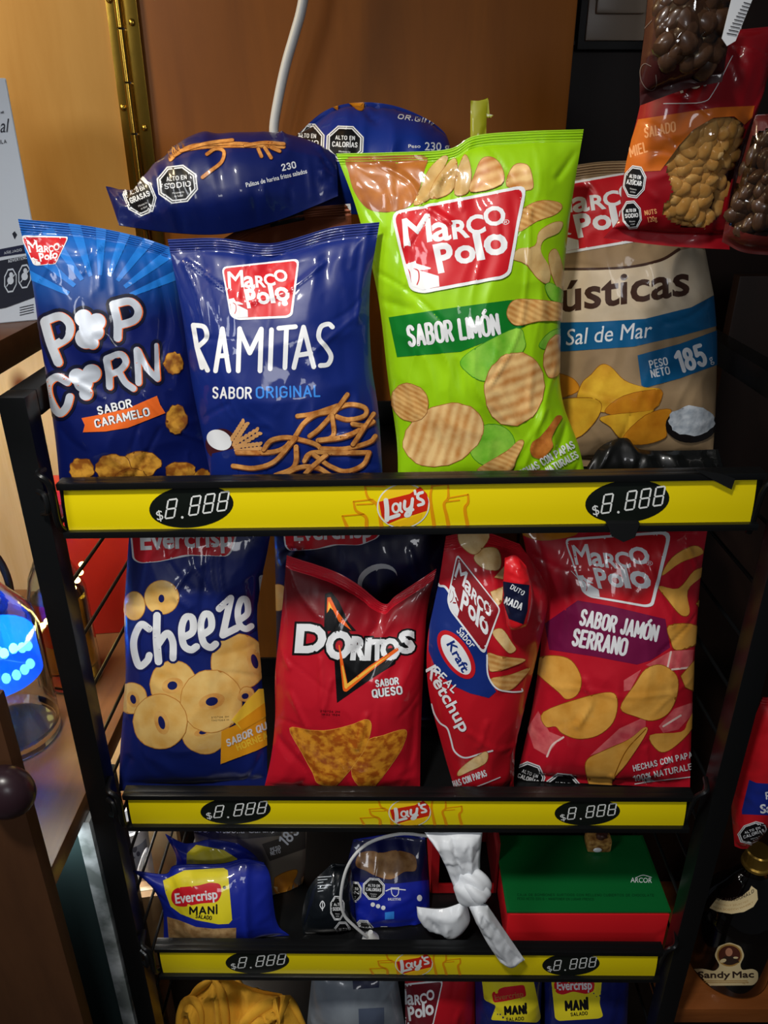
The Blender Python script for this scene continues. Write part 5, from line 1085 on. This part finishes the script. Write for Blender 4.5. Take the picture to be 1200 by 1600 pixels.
for k, (x0, x1, dx, lab) in enumerate(((742, 848, 0, 'navy peanut bag with a folded yellow panel, left of its twin on the bottom shelf'), (850, 984, 0, 'navy peanut bag with a flat yellow panel at the right end of the bottom shelf'))):
    c = crop(720, 1500, 3.53)
    s = pillow(Plane(0.05 + .006 * k, Z4, 10), [(x0 + 4, 1760), (x0 + 2, 1620), (x0, 1500)], [(x1 - 4, 1760), (x1 - 4, 1600), (x1, 1500)], H=0.026, seed=141 + k, cell=4, creases=[([(925, 1532), (955, 1552)], 6, .004), ([(745, 1540), (790, 1570)], 8, -.004)])
    pouch(s, 'peanut_bag', lab, 'snack bag', film('peanut_navy', (22, 30, 96)), group='bags on the bottom shelf')
    if k == 0:
        s.art(np.array(c(rnd([(110, 60), (390, 60), (425, 230), (442, 320), (420, 345), (165, 330), (195, 250), (130, 220)], 14))), EY); s.art(np.array(c(rnd([(170, 180), (230, 150), (350, 135), (362, 200), (250, 225), (180, 235)], 16))), CRD); s.art(text('Evercrisp', *c([(190, 222), (345, 200)]), 9, .02), film('faded_print', (190, 110, 60))); s.art(text('MANÍ', *c([(240, 305), (366, 298)]), 15, .07) + text('SALADO', *c([(250, 338), (348, 332)]), 6, .04), INK)
    else:
        s.art(np.array(c(rnd([(490, 20), (785, 40), (765, 240), (785, 310), (760, 322), (540, 335), (520, 320)], 14))), EY); s.art(np.array(c(rnd([(525, 100), (580, 105), (640, 120), (700, 100), (738, 120), (735, 170), (690, 188), (620, 172), (560, 192), (525, 180), (512, 140)], 16))), CRD); s.art(text('Evercrisp', *c([(532, 165), (722, 160)]), 15, .03), WHITE); s.art(text('MANÍ', *c([(575, 282), (706, 274)]), 17, .07) + text('SALADO', *c([(606, 310), (700, 302)]), 6, .04), INK)
    fin(s)
# ------------------------------------------------------------------ left side: bar counter, niche, bottles
ZC = 0.828; XE = -0.337
struct(MB().box(-1.6, XE, -0.075, 0.468, ZC - 0.026, ZC, WOODC, .002), 'trim_2')                      # bar counter
ZU = 1.33
o = thing('bar_shelf', (-0.8, .13, ZU - .028), 'dark brown wooden bar shelf under the white carton', 'shelf')
MB().box(-1.6, -0.345, -0.09, YB - .004, ZU - 0.028, ZU, wood('shelf_wood', (70, 42, 24), (92, 58, 34), scale=(1.2, 8, 8)), .002).build('board', o)
# cupboard door standing at the front of the counter
o = thing('cupboard_door', (-0.62, -0.09, 0.0), 'dark brown cupboard door leaning into the lower left, with a round knob', 'door')
xe = float(on_y(np.array([80., 1350]), -0.078)[0])
MB().box(xe - .50, xe, -0.096, -0.078, 0.02, 1.06, wood('door_wood', (66, 40, 22), (80, 50, 28), rough=.6, scale=(5, 5, .7), coat=0), .003).build('panel', o)
kp = on_y(np.array([8., 1238]), -0.115)
MB().ball(kp, (.026, .020, .026), plain('knob_purple', (44, 28, 34), rough=.3), seg=32).build('knob', o)
MB().box(xe - .50, xe - .47, -0.096, -0.078, 0.0, 0.021, WOODD).build('foot', o)
# white carton
c = lambda p: p
yb = 0.165; P = lambda x, y: on_y(np.array([x, y], float), yb)
er = P(48, 330); zt = P(15, 122)[2]; yw = math.radians(27); XD = np.array([math.cos(yw), math.sin(yw), 0]); ND = np.array([math.sin(yw), -math.cos(yw), 0])
E0 = np.array([er[0], er[1], 0]); ctr_ = E0 - XD * .055 - ND * .05
o = thing('liquor_carton', (ctr_[0], ctr_[1], ZU), 'tall pearl white liquor carton standing on the bar shelf', 'carton')
PW = plain('pearl_card', (206, 214, 224), rough=.4)
MB().box(-.055, .055, -.05, .05, ZU, zt, PW, .0012, Matrix.Translation((ctr_[0], ctr_[1], 0)) @ Matrix.Rotation(yw, 4, 'Z')).build('body', o)
gx, gz = np.meshgrid(np.linspace(-.109, -.001, 30), np.linspace(ZU + .001, zt - .001, 60)); s = Surf(E0 + gx[..., None] * XD + ND * .0004 + gz[..., None] * np.array([0, 0, 1.0])); s.base(PW); s.lay = 1
f = crop(0, 100, 3.075); CI = plain('carton_ink', (30, 34, 48), rough=.5)
s.art(text('Tradicional', *f([(-230, 350), (48, 325)]), 22, .0, shear=.3), CI); s.art(text('TEQUILA', *f([(-60, 390), (32, 380)]), 6) + text('MR', *f([(4, 240), (20, 238)]), 4), CI)
s.art(np.array(f([(58, 815), (70, 803), (82, 820), (70, 842)])), CI)
s.art(np.array(f(rnd([(-80, 905), (90, 872), (150, 862), (150, 905), (10, 925), (-80, 945)], 8))), plain('carton_navy', (24, 30, 60), rough=.5)); s.art(text('AÑEJADO', *f([(20, 915), (105, 898)]), 4), PW)
s.art(np.array(f([(-80, 960), (150, 915), (165, 1120), (30, 1170), (-80, 1190)])), CI); s.art(text('ADVERTENCIA', *f([(40, 955), (145, 932)]), 5), PW)
for x, y, t in ((50, 1040, -.15), (118, 1020, -.15), (178, 1005, -.15)):
    ctr = f([(x, y)])[0]
    oc = lambda k: np.array([(ctr[0] + 10.5 * k * math.cos(a), ctr[1] + 20 * k * math.sin(a) - 0.15 * 10 * k * math.cos(a)) for a in np.arange(8) * math.pi / 4 + math.pi / 8])
    s.art(oc(1), PW); s.art(oc(.86), CI)
    s.art(stroke([(ctr[0] - 6, ctr[1] + 9), (ctr[0] + 6, ctr[1] - 9)], 1.3, False) + [ell(ctr[0], ctr[1], 5, 6), ell(ctr[0] + 1, ctr[1] - 9, 3, 4)], PW)
s.art([q for k in range(4) for q in stroke(f([(95, 1170 + k * 12), (160, 1155 + k * 12)]), 1.0, False)] + text('DESTINADO', *f([(45, 1120), (90, 1110)]), 3) , PW if False else CI)
s.build('front_panel', o)

# bottles on the counter
def glass(name, col, rough=0.02): return plain(name, col, rough=rough, trans=1.0, ior=1.45, coat=0.0)
GL = glass('clear_glass', (235, 245, 250)); GLG = glass('green_glass', (200, 230, 215)); LIQ = glass('amber_liquor', (240, 200, 90))
BLUE = plain('blue_led', (90, 180, 255), emit=14.0); WARM = plain('warm_led', (255, 225, 120), emit=14.0)
def led(name, loc, e, col, r=.03):
    l = bpy.data.lights.new(name, 'POINT'); l.energy = e; l.color = col; l.shadow_soft_size = r; ob = bpy.data.objects.new(name, l); COL.objects.link(ob); ob.location = loc
b = on_z(np.array([20., 1150]), ZC); R = .058
o = thing('glass_bottle', (b[0], b[1], ZC), 'clear glass bottle glowing blue on the bar counter', 'bottle')
MB().lathe((b[0], b[1], ZC + .0005), [(R - .012, 0), (R - .001, .004), (R, .012), (R, .15), (R * .93, .172), (R * .6, .20), (.019, .225), (.016, .24), (.016, .30), (.0125, .30), (.0125, .24), (.016, .224), (R * .58, .196), (R * .9, .168), (R - .003, .148), (R - .003, .022), (R - .01, .014)], GL, 48).build('glass', o)
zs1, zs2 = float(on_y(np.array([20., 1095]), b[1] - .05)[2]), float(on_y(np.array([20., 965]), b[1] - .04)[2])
MB().lathe((b[0], b[1], zs1), [(.0515, 0), (.0515, min(zs2, ZC + .145) - zs1), (.0505, min(zs2, ZC + .145) - zs1), (.0505, .0005)], plain('blue_bloom_sleeve', (40, 140, 250), rough=.3, alpha=.5), 40).build('sleeve', o)  # made-up tinted sleeve that paints the blue bloom into the bottle
MB().lathe((b[0], b[1], ZC + .300), [(.0165, 0), (.0165, .03)], plain('cap_silver', (170, 180, 190), rough=.25, metal=1), 24).build('cap', o)
# strings of small lights wound inside
o = thing('light_string', (b[0], b[1], ZC + .03), 'string of tiny blue lights wound inside the clear bottle', 'light string')
m = MB(); w = []; zb1 = float(on_y(np.array([20., 1074]), b[1] - .047)[2]); zb2 = min(float(on_y(np.array([20., 996]), b[1] - .047)[2]), ZC + .140)
for k in range(24):
    a = -2.9 + (k % 12) * .26 + (.1 if k > 11 else 0); z = (zb1 if k < 12 else zb2) + .003 * math.sin(k * 1.3)
    p = (b[0] + .044 * math.cos(a), b[1] + .044 * math.sin(a), z + .004 * math.sin(k))
    p = (p[0], p[1], max(p[2], zs1 + .008)); w.append(p)
    MB().ball(p, (.0048, .0048, .0066), BLUE, seg=10).build('bulb', o)
MB().tube(w, .0006, plain('wire_silver', (180, 190, 200), rough=.3, metal=1), 5).build('wire', o)
led('blue_glow', (b[0], b[1], ZC + .10), .9, (.06, .36, 1.0), .004); led('blue_glow', (b[0] + .01, b[1], ZC + .13), .7, (.06, .36, 1.0), .004)
b2 = on_z(np.array([118., 1060]), ZC)
b2 = np.array([min(b2[0], -.40), b2[1], ZC])
o = thing('liquor_bottle', (b2[0], b2[1], ZC), 'amber liquor bottle behind the rack wires', 'bottle')
MB().lathe((b2[0], b2[1], ZC + .0005), [(.028, 0), (.036, .004), (.036, .14), (.030, .165), (.014, .20), (.013, .255), (.010, .255), (.0105, .20), (.027, .163), (.0335, .138), (.0335, .010), (.028, .005)], GL, 40).build('glass', o)
MB().lathe((b2[0], b2[1], ZC + .006), [(.029, 0.001), (.0325, .005), (.0325, .13)], LIQ, 40).build('liquor', o)
MB().lathe((b2[0], b2[1], ZC + .256), [(.016, 0), (.016, .03)], plain('cap_black', (20, 20, 22), rough=.3), 24).build('cap', o)
o = thing('light_string', (b2[0], b2[1] - .045, ZC + .0), 'string of tiny warm lights round the amber bottle', 'light string')
w = []
for k in range(16):
    a = -2.9 + k * .19; p = (b2[0] + .0405 * math.cos(a), b2[1] + .0405 * math.sin(a), ZC + .07 + .012 * (k % 8) * .6 + (.06 if k > 7 else 0)); w.append(p)
    MB().ball(p, (.0042, .0042, .0036), WARM, seg=10).build('bulb', o)
MB().tube([(b2[0] + .0405 * math.cos(-2.9), b2[1] - .01, ZC + .001)] + list(cat(w, 3)), .0006, plain('wire_silver', (1, 1, 1)), 5).build('wire', o)
# red carton leaning behind the wires
rx = on_y(np.array([212., 900]), .33)[0]
o = thing('gift_carton', (rx - .06, .36, ZC), 'red carton standing on the counter behind the amber bottle', 'carton')
m4 = Matrix.Translation((rx - .07, .37, ZC)) @ Matrix.Rotation(.12, 4, 'Z')
MB().box(-.06, .06, -.03, .03, .0006, .235, plain('gift_red', (206, 44, 30), rough=.35), .002, m4).build('body', o); MB().box(-.0605, .0605, -.0305, .0305, .19, .215, plain('gift_maroon', (120, 40, 34), rough=.4), .001, m4).build('band', o)
# kettle-like mug on the counter behind the post
kx = on_z(np.array([40., 1010]), ZC); kx = np.array([-.56, .27, ZC])
o = thing('decanter', (kx[0], kx[1], ZC), 'smoky glass decanter with a dark handle behind the blue bottle', 'decanter')
MB().lathe((kx[0], kx[1], ZC + .0005), [(.03, 0), (.042, .006), (.045, .08), (.03, .14), (.022, .17), (.026, .20)], plain('smoke_brown', (96, 70, 52), rough=.15), 36).build('body', o)
MB().tube(cat([(kx[0] + .024, kx[1] - .01, ZC + .185), (kx[0] + .055, kx[1] - .012, ZC + .18), (kx[0] + .064, kx[1] - .012, ZC + .13), (kx[0] + .043, kx[1] - .01, ZC + .085)], 6), .005, BLACKM, 10).build('handle', o)

# cooler under the counter: steel trim and dark glass
o = thing('drinks_cooler', (-.50, .10, 0.0), 'glass fronted drinks cooler with bright steel trim under the counter', 'cooler')
xs = XE - .012
MB().box(xs, xs + .017, 0.012, .03, 0.02, ZC - .028, chipm('trim_reflections', (214, 220, 222), (120, 128, 126), 26, rough=.2, coat=.6), .003).build('steel_trim', o)  # light and dark mottling paints the reflections onto the trim
MB().box(-.95, xs, 0.016, .022, 0.06, ZC - .030, plain('cooler_glass', (46, 62, 62), rough=.08, coat=.6), .001).build('glass_door', o)
MB().box(-.95, xs + .017, .03, .105, 0.0, ZC - .030, plain('cooler_grey', (58, 60, 60), rough=.5), .002).build('cabinet', o)
MB().box(-.95, xs, 0.014, .03, 0.0, .06, plain('cooler_grey', (1, 1, 1))).build('plinth', o)

# things stacked behind the side wires, seen between the posts
ZS = float(on_y(np.array([235., 1468]), .17)[2])
lamp('under_counter_fill', (-.46, .30, ZC - .035), (-.40, .26, .4), 2.4, (1.0, .95, .88), .25, .10)  # added fill light without a fitting, brightens the parcels and cup
lamp('trim_fill', (-.375, -.02, ZC - .036), (-.335, .02, .60), .10, (.9, .97, 1.0), .02, .02)  # small unseen light added to brighten the cooler trim
o = thing('side_table', (-.52, .30, 0.0), 'low brown wooden table under the bar counter', 'table')
for x in (-.69, -.37):
    for y in (.13, .43): MB().box(x, x + .03, y, y + .03, 0, ZS - .02, WOODC, .001).build('leg', o)
MB().box(-.70, -.338, .12, .468, ZS - .02, ZS, WOODC, .001).build('table_top', o)
def cart(px, py, w, d, h, y, col, name, lab, rot=0, catg='carton'):
    x = on_y(np.array([px, py], float), y)[0]; oo = thing(name, (x, y + d / 2, ZS), lab, catg); M4 = Matrix.Translation((x, y + d / 2, ZS + .0006)) @ Matrix.Rotation(rot, 4, 'Z')
    m_ = plain(name + str(col[0]), col, rough=.6)
    MB().box(-w / 2, w / 2, -d / 2, d / 2, 0, h, m_, .002, M4).build('body', oo); MB().box(-w / 2 - .0006, w / 2 + .0006, -d * .12, d * .12, h * .995, h + .0006, plain('parcel_tape', (205, 180, 130), rough=.3), .0002, M4).build('tape', oo)
hz_ = lambda px, py, y: float(on_y(np.array([px, py], float), y)[2]) - ZS
cart(246, 1380, .08, .08, hz_(246, 1278, .27), .27, (226, 200, 156), 'parcel', 'tall beige cardboard parcel behind the side wires', .1)
cart(236, 1440, .045, .028, hz_(236, 1402, .128), .128, (184, 146, 100), 'parcel', 'brown cardboard parcel in front of the tall beige one', .15)
x = on_y(np.array([206., 1370]), .20)[0]
o = thing('paper_cup', (x, .225, ZS), 'white printed paper cup behind the left rack post', 'cup')
zc_ = on_y(np.array([208., 1306]), .20)[2]
hh = zc_ - ZS
PCW = plain('cup_white', (226, 228, 232), rough=.4)
m = MB().lathe((x, .225, ZS + .0006), [(.020, 0), (.026, hh * .96), (.0285, hh * .965), (.0285, hh), (.024, hh), (.018, .006)], PCW, 36); m.build('body', o)
th, zz = np.meshgrid(np.linspace(-math.pi * .92, -math.pi * .08, 30), np.linspace(hh * .5, hh * .86, 12)); rr_ = .0203 + .006 * zz / hh
s = Surf(np.stack([x + rr_ * np.cos(th), .225 + rr_ * np.sin(th), ZS + .0006 + zz], -1)); s.base(plain('cup_band', (150, 156, 172), rough=.4)); s.lay = 1
s.art([ell(196, 1332, 5, 4), ell(210, 1326, 4, 6), ell(204, 1340, 7, 3), ell(216, 1334, 3, 4)], plain('cup_ink', (60, 64, 84), rough=.4)); s.build('sleeve', o)
s = pillow(Plane(.172, ZS, 0), [(196, 1462), (212, 1370), (222, 1335)], [(240, 1462), (246, 1400), (236, 1330)], T=[(222, 1335), (229, 1324), (236, 1330)], H=.008, back=.4, seed=171, wr=1.6, q=.3, p=.4, cell=3, seal=(0, 0))
pouch(s, 'plastic_bag', 'crumpled small white plastic bag between the paper cup and the parcels', 'plastic bag', WP, seal=False); o = fin(s)
o.location.z += 0.0

# ------------------------------------------------------------------ right side: hanging nut bags
NUT = chipm('nut_skin', (240, 206, 146), (216, 168, 100), 90, rough=.35, coat=.3); NUTD = chipm('nut_dark_shaded', (84, 58, 40), (58, 38, 26), 90, rough=.35, coat=.3)  # darker nuts: shade painted in for the top bag, brown for the right
CF = clearfilm('clear_film', alpha=.10)
def nuts(parent, s, win, n, rad, mat, seed, depth=.004):
    rr = random.Random(seed); win = np.asarray(win, float); x0, y0 = win.min(0); x1, y1 = win.max(0); pts = []; proto = None
    tries = 0
    while len(pts) < n and tries < 20000:
        tries += 1; p = np.array([rr.uniform(x0, x1), rr.uniform(y0, y1)])
        if not winding_inside(p[None], [win])[0]: continue
        if pts and min(np.linalg.norm(p - q) for q in pts) < rad * 1.15 * FPX / .70: continue
        pts.append(p)
    st = s.inv(np.array(pts)); C = s.samp(s.P, st); Nn = s.samp(s.N, st)
    for k, (p, nn) in enumerate(zip(C, Nn)):
        p = p - nn * (depth + rr.uniform(0, .003)) + (0, 0, 0)
        if proto is None:
            m = MB().ball((0, 0, 0), (rad * 1.25, rad * .62, rad * .9), mat, seg=16, noise=.05, seed=3); proto = ob = m.build('nut', origin=(0, 0, 0)); ob.parent = parent
        else: ob = proto.copy(); COL.objects.link(ob); ob.parent = parent
        ob.location = Vector(p - WLOC[parent.name]); ob.rotation_euler = (rr.uniform(-.3, .3), rr.uniform(-3, 3), rr.uniform(-.3, .3)); k_ = rr.uniform(.8, 1.1); ob.scale = (k_, k_, k_)
c = crop(880, 0, 3.75)
HR = film('nut_red', (150, 12, 24)); HO = film('nut_orange', (206, 104, 26))
s = pillow(Plane(-0.005, 1.38, 0), [(943, 372), (968, 340), (972, 290), (984, 230), (1000, 165), (1020, 60)], [(1140, 390), (1140, 350), (1150, 290), (1172, 210), (1200, 120), (1215, 40)], T=[(1020, 60), (1215, 40)], B=[(943, 372), (1040, 384), (1140, 390)], H=.026, seed=181, seal=(.07, .02), q=.4, creases=[([(1190, 140), (1160, 190), (1140, 250), (1128, 330)], 8, .004), ([(1096, 210), (1100, 300), (1080, 345)], 8, .003)])
win = cat(c([(600, 960), (680, 850), (760, 760), (880, 690), (1000, 680), (1060, 740), (1050, 860), (1010, 1000), (960, 1130), (920, 1260), (820, 1330), (700, 1330), (610, 1280), (580, 1220), (640, 1120)]), 3, True)
pouch(s, 'peanut_bag', 'dark red and orange honey peanut bag hanging lowest at the upper right', 'snack bag', HR, group='nut bags hanging at the upper right', window=win, wmat=CF, seal=False)
s.art(np.array(c([(440, 700), (700, 660), (900, 630), (1120, 620), (1105, 690), (1060, 730), (1000, 682), (880, 690), (760, 760), (680, 850), (600, 960), (570, 1000), (360, 1010), (390, 850)])), HO)
s.art(text('SALADO', *c([(478, 812), (662, 772)]), 17, .01, shear=.15) + text('MIEL', *c([(395, 925), (500, 890)]), 17, .01, shear=.15), film('nut_print', (246, 170, 110)))
label_oct(s, c([(420, 1065)])[0], 17, 25, .15, 'ALTO EN', 'AZÚCAR'); label_oct(s, c([(402, 1258)])[0], 15, 22, -.1, 'ALTO EN', 'SODIO')
s.art(text('Polo', *c([(690, 545), (910, 478)]), 21, .03), WHITE); s.art(stroke(c([(590, 608), (810, 600), (880, 540), (990, 330)]), 1.3), WHITE); s.art(text('NUTS', *c([(480, 1262), (550, 1250)]), 8, .02) + text('120g', *c([(500, 1300), (550, 1290)]), 8, .02), film('nut_print', (1, 1, 1)))
o = fin(s); nuts(o, s, win, 80, .0064, NUT, 5, .0045)
s = pillow(Plane(-0.052, 1.45, 0), [(1000, 165), (1000, 110), (1008, 40), (1020, -90)], [(1128, 128), (1140, 60), (1150, 0), (1160, -90)], T=[(1020, -90), (1160, -90)], B=[(1000, 165), (1070, 140), (1128, 128)], H=.02, seed=185, seal=(.08, .02), q=.4)
win = cat(c([(560, 60), (640, -100), (950, -100), (960, 100), (920, 300), (860, 390), (700, 400), (620, 300)]), 3, True)
pouch(s, 'peanut_bag', 'shadowed dark nut bag hanging at the very top right, above the honey peanut bag', 'snack bag', film('nut_red_shaded', (56, 16, 16)), group='nut bags hanging at the upper right', window=win, wmat=CF, seal=False)  # dark film, print and nuts carry the shade painted onto this bag
s.art(stroke(c([(520, 120), (460, 200), (450, 330)]), 1.2), film('shaded_print', (110, 96, 90))); s.art(stroke(c(ell(500, 450, 45, 80, -15, 8)), 1.2), film('shaded_print', (1, 1, 1)))
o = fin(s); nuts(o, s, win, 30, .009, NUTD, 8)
# bar-code flap
P = on_y(np.array(c([(990, -20), (1112, -10), (1010, 240), (960, 270), (930, 225)])), -.075); Q = P + np.array([0, .0006, 0])
g_ = tag(mesh_obj('price_flap', list(P) + list(Q), [(4, 3, 2, 1, 0), (5, 6, 7, 8, 9)] + [(i, (i + 1) % 5, (i + 1) % 5 + 5, i + 5) for i in range(5)], [WHITE], smooth=False), 'white bar code flap sticking out beside the topmost nut bag', 'label flap')
a_ = P[0] * .5 + P[1] * .5
gx, gz = np.meshgrid(np.linspace(0, 1, 20), np.linspace(0, 1, 20)); gx, gz = gx[..., None], gz[..., None]
G4 = (P[4] * (1 - gx) + P[2] * gx) * (1 - gz) + (P[0] * (1 - gx) + P[1] * gx) * gz - np.array([0, .0003, 0]); s = Surf(G4); s.lay = 1
s.art([q for k in range(10) for q in stroke(c([(960 + k * 11, 195 - k * 20), (1015 + k * 9, 205 - k * 20)]), 1.8, False)], film('flap_ink', (70, 70, 76))); s.build('bar_code', g_)
s = pillow(Plane(-0.050, 1.38, 0, -12, .33), [(1128, 378), (1134, 345), (1146, 300), (1160, 250), (1180, 180)], [(1262, 400), (1270, 300), (1270, 170)], T=[(1180, 180), (1270, 170)], B=[(1128, 378), (1170, 396), (1262, 400)], H=.02, seed=187, seal=(.05, .02), q=.4)
win = cat(c([(960, 1300), (1000, 1150), (1060, 960), (1110, 800), (1240, 760), (1380, 900), (1380, 1300), (1150, 1380)]), 3, True)
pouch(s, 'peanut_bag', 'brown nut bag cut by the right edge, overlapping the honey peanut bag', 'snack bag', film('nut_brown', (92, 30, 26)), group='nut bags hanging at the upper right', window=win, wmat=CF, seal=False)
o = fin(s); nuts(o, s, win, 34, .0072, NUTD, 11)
xh = on_y(np.array([1130., 0]), .03)[0]
for k, (xx_, z0, yy) in enumerate(((xh, 1.44, .024), (.60, .95, .17))):
    o = thing('hanging_strip', (xx_, yy, z0), ('white strip the nut bags hang from at the upper right', 'white strip behind the red bag at the right edge')[k], 'display strip')
    MB().box(xx_ - .014, xx_ + .014, yy, yy + .001, z0, 2.45, plain('strip_white', (200, 200, 200), rough=.5), .0002).build('strip', o)

# ------------------------------------------------------------------ right side: ledge and bottles
YBT = .105
bb = on_y(np.array([1131., 1548]), YBT - .04); ZL = float(bb[2]); RB_ = .0545; cx_ = float(on_y(np.array([1136., 1500]), YBT)[0])
yf = float(on_z(np.array([1130., 1577]), ZL)[1])
struct(MB().box(.386, 1.2, yf, .243, ZL - .03, ZL, LEDGE, .002), 'trim_3')
o = thing('whisky_bottle', (cx_, YBT, ZL), 'dark whisky bottle with cream labels on the wooden ledge at lower right', 'bottle')
DG = plain('dark_glass', (10, 8, 7), rough=.06, coat=.5); GOLD = plain('gold_cap', (196, 156, 70), rough=.3, metal=.8)
ztop = float(on_y(np.array([1142., 1352]), YBT)[2]) - ZL
prof = [(RB_ - .006, 0), (RB_, .006), (RB_, ztop * .50), (RB_ * .97, ztop * .60), (RB_ * .84, ztop * .70), (RB_ * .62, ztop * .80), (RB_ * .42, ztop * 0.90), (.0165, ztop * .95), (.0155, ztop)]
pr = cat(prof[1:], 5); pr = [prof[0]] + [tuple(v) for v in pr]
MB().lathe((cx_, YBT, ZL + .0005), pr, DG, 56).build('glass', o)
MB().lathe((cx_, YBT, ZL + ztop + .0006), [(.017, 0), (.0185, .002), (.0185, .006), (.0165, .008), (.0165, .026), (.015, .028)], GOLD, 36).build('cap', o)
zs = np.linspace(.008, ztop * .93, 70); rs = np.interp(zs, [p[1] for p in pr], [p[0] for p in pr]) + .0004
th, zz = np.meshgrid(np.linspace(-math.pi * .95, -math.pi * .05, 60), zs); s = Surf(np.stack([cx_ + rs[:, None] * np.cos(th), YBT + rs[:, None] * np.sin(th), ZL + .0005 + zz], -1))
CRM = plain('label_cream', (222, 200, 150), rough=.55); LIK = plain('label_ink', (50, 34, 26), rough=.6); LGD = plain('label_gold', (176, 134, 66), rough=.5)
c = crop(1000, 1080, 3.075); s.lay = 1
s.art(np.array(c([(290, 975), (318, 958), (350, 985), (400, 1005), (440, 1008), (490, 985), (525, 955), (535, 935), (562, 955), (566, 1000), (545, 1035), (500, 1060), (440, 1070), (370, 1058), (310, 1030), (285, 1010)])), CRM)
s.art(text('SANDY MACDONALD', *c([(325, 985), (548, 965)]), 5.5, .02, arc=-11), LIK); s.art(text('SPECIALLY SELECTED', *c([(360, 1018), (520, 1010)]), 2.6, arc=-6) + text('10 YEAR SCOTCH WHISKY', *c([(330, 1030), (545, 1015)]), 3, arc=-10), LGD)
s.build('neck_label', o); s.lay = 1
s.art(np.array(c(rnd([(240, 1370), (250, 1335), (300, 1332), (360, 1345), (385, 1320), (358, 1270), (375, 1225), (430, 1205), (485, 1225), (502, 1270), (480, 1315), (490, 1340), (540, 1332), (566, 1345), (568, 1385), (545, 1412), (270, 1415)], 14))), CRM)
s.art(np.array(c(ell(430, 1268, 60, 54))), LGD); s.art(np.array(c(ell(430, 1268, 53, 47))), plain('medal_brown', (84, 40, 28), rough=.5)); s.art(np.array(c(ell(428, 1252, 17, 20))), plain('medal_skin', (190, 130, 100), rough=.5)); s.art(np.array(c([(385, 1300), (405, 1272), (455, 1272), (478, 1300), (430, 1314)])), LIK); s.art([np.array(c(ell(400, 1293, 16, 9, -20))), np.array(c(ell(460, 1278, 12, 5)))], CRM)
s.art(text('Sandy', *c([(282, 1376), (432, 1374)]), 10, .045) + text('Mac', *c([(446, 1374), (545, 1372)]), 10, .045), LIK)
s.art([q for a, b_ in (((305, 1390), (515, 1388)), ((300, 1398), (520, 1396))) for q in stroke(c([a, b_]), .9, False)] + text('40%', *c([(288, 1405), (320, 1404)]), 3) + text('1LT', *c([(488, 1404), (520, 1403)]), 3), LGD)
s.build('front_label', o)
# clear bottle at the edge
cb_ = on_z(np.array([1222., 1530]), ZL)
cb_ = np.array([float(on_y(np.array([1236., 1480]), .205)[0]), .205]); o = thing('glass_bottle', (cb_[0], cb_[1], ZL), 'clear pale green glass bottle at the right edge of the ledge', 'bottle')
MB().lathe((cb_[0], cb_[1], ZL + .0005), [(.026, 0), (.034, .004), (.034, .11), (.028, .14), (.014, .17), (.013, .21), (.010, .21), (.011, .17), (.026, .138), (.031, .11), (.031, .012), (.024, .008)], GLG, 40).build('glass', o)
MB().lathe((cb_[0], cb_[1], ZL + .211), [(.0145, 0), (.0145, .02)], GOLD, 24).build('cap', o)
# red bag at the right edge
s = pillow(Plane(.045, ZL, 0), [(1148, 1322), (1143, 1260), (1150, 1195), (1175, 1130), (1192, 1090)], [(1168, 1326), (1225, 1250), (1262, 1180), (1270, 1090)], T=[(1192, 1090), (1270, 1090)], B=[(1148, 1322), (1158, 1326), (1168, 1326)], H=.022, seed=191, creases=[([(1172, 1215), (1164, 1232)], 5, .003)])
pouch(s, 'chip_bag', 'red chip bag with a blue band at the right edge, above the whisky bottle', 'snack bag', film('edge_red', (196, 24, 34)), group='snack bags')
s.art(np.array(c([(525, 425), (560, 440), (720, 450), (720, 600), (490, 590), (490, 570)])), film('edge_blue', (24, 40, 130))); s.art(text('PAPAS', *c([(605, 520), (760, 500)]), 12, .04) + text('Saladas', *c([(580, 585), (760, 570)]), 14, .04), WHITE)
label_oct(s, c([(545, 680)])[0], 24, 16, -.35, 'ALTO EN', 'CALORÍAS'); fin(s)
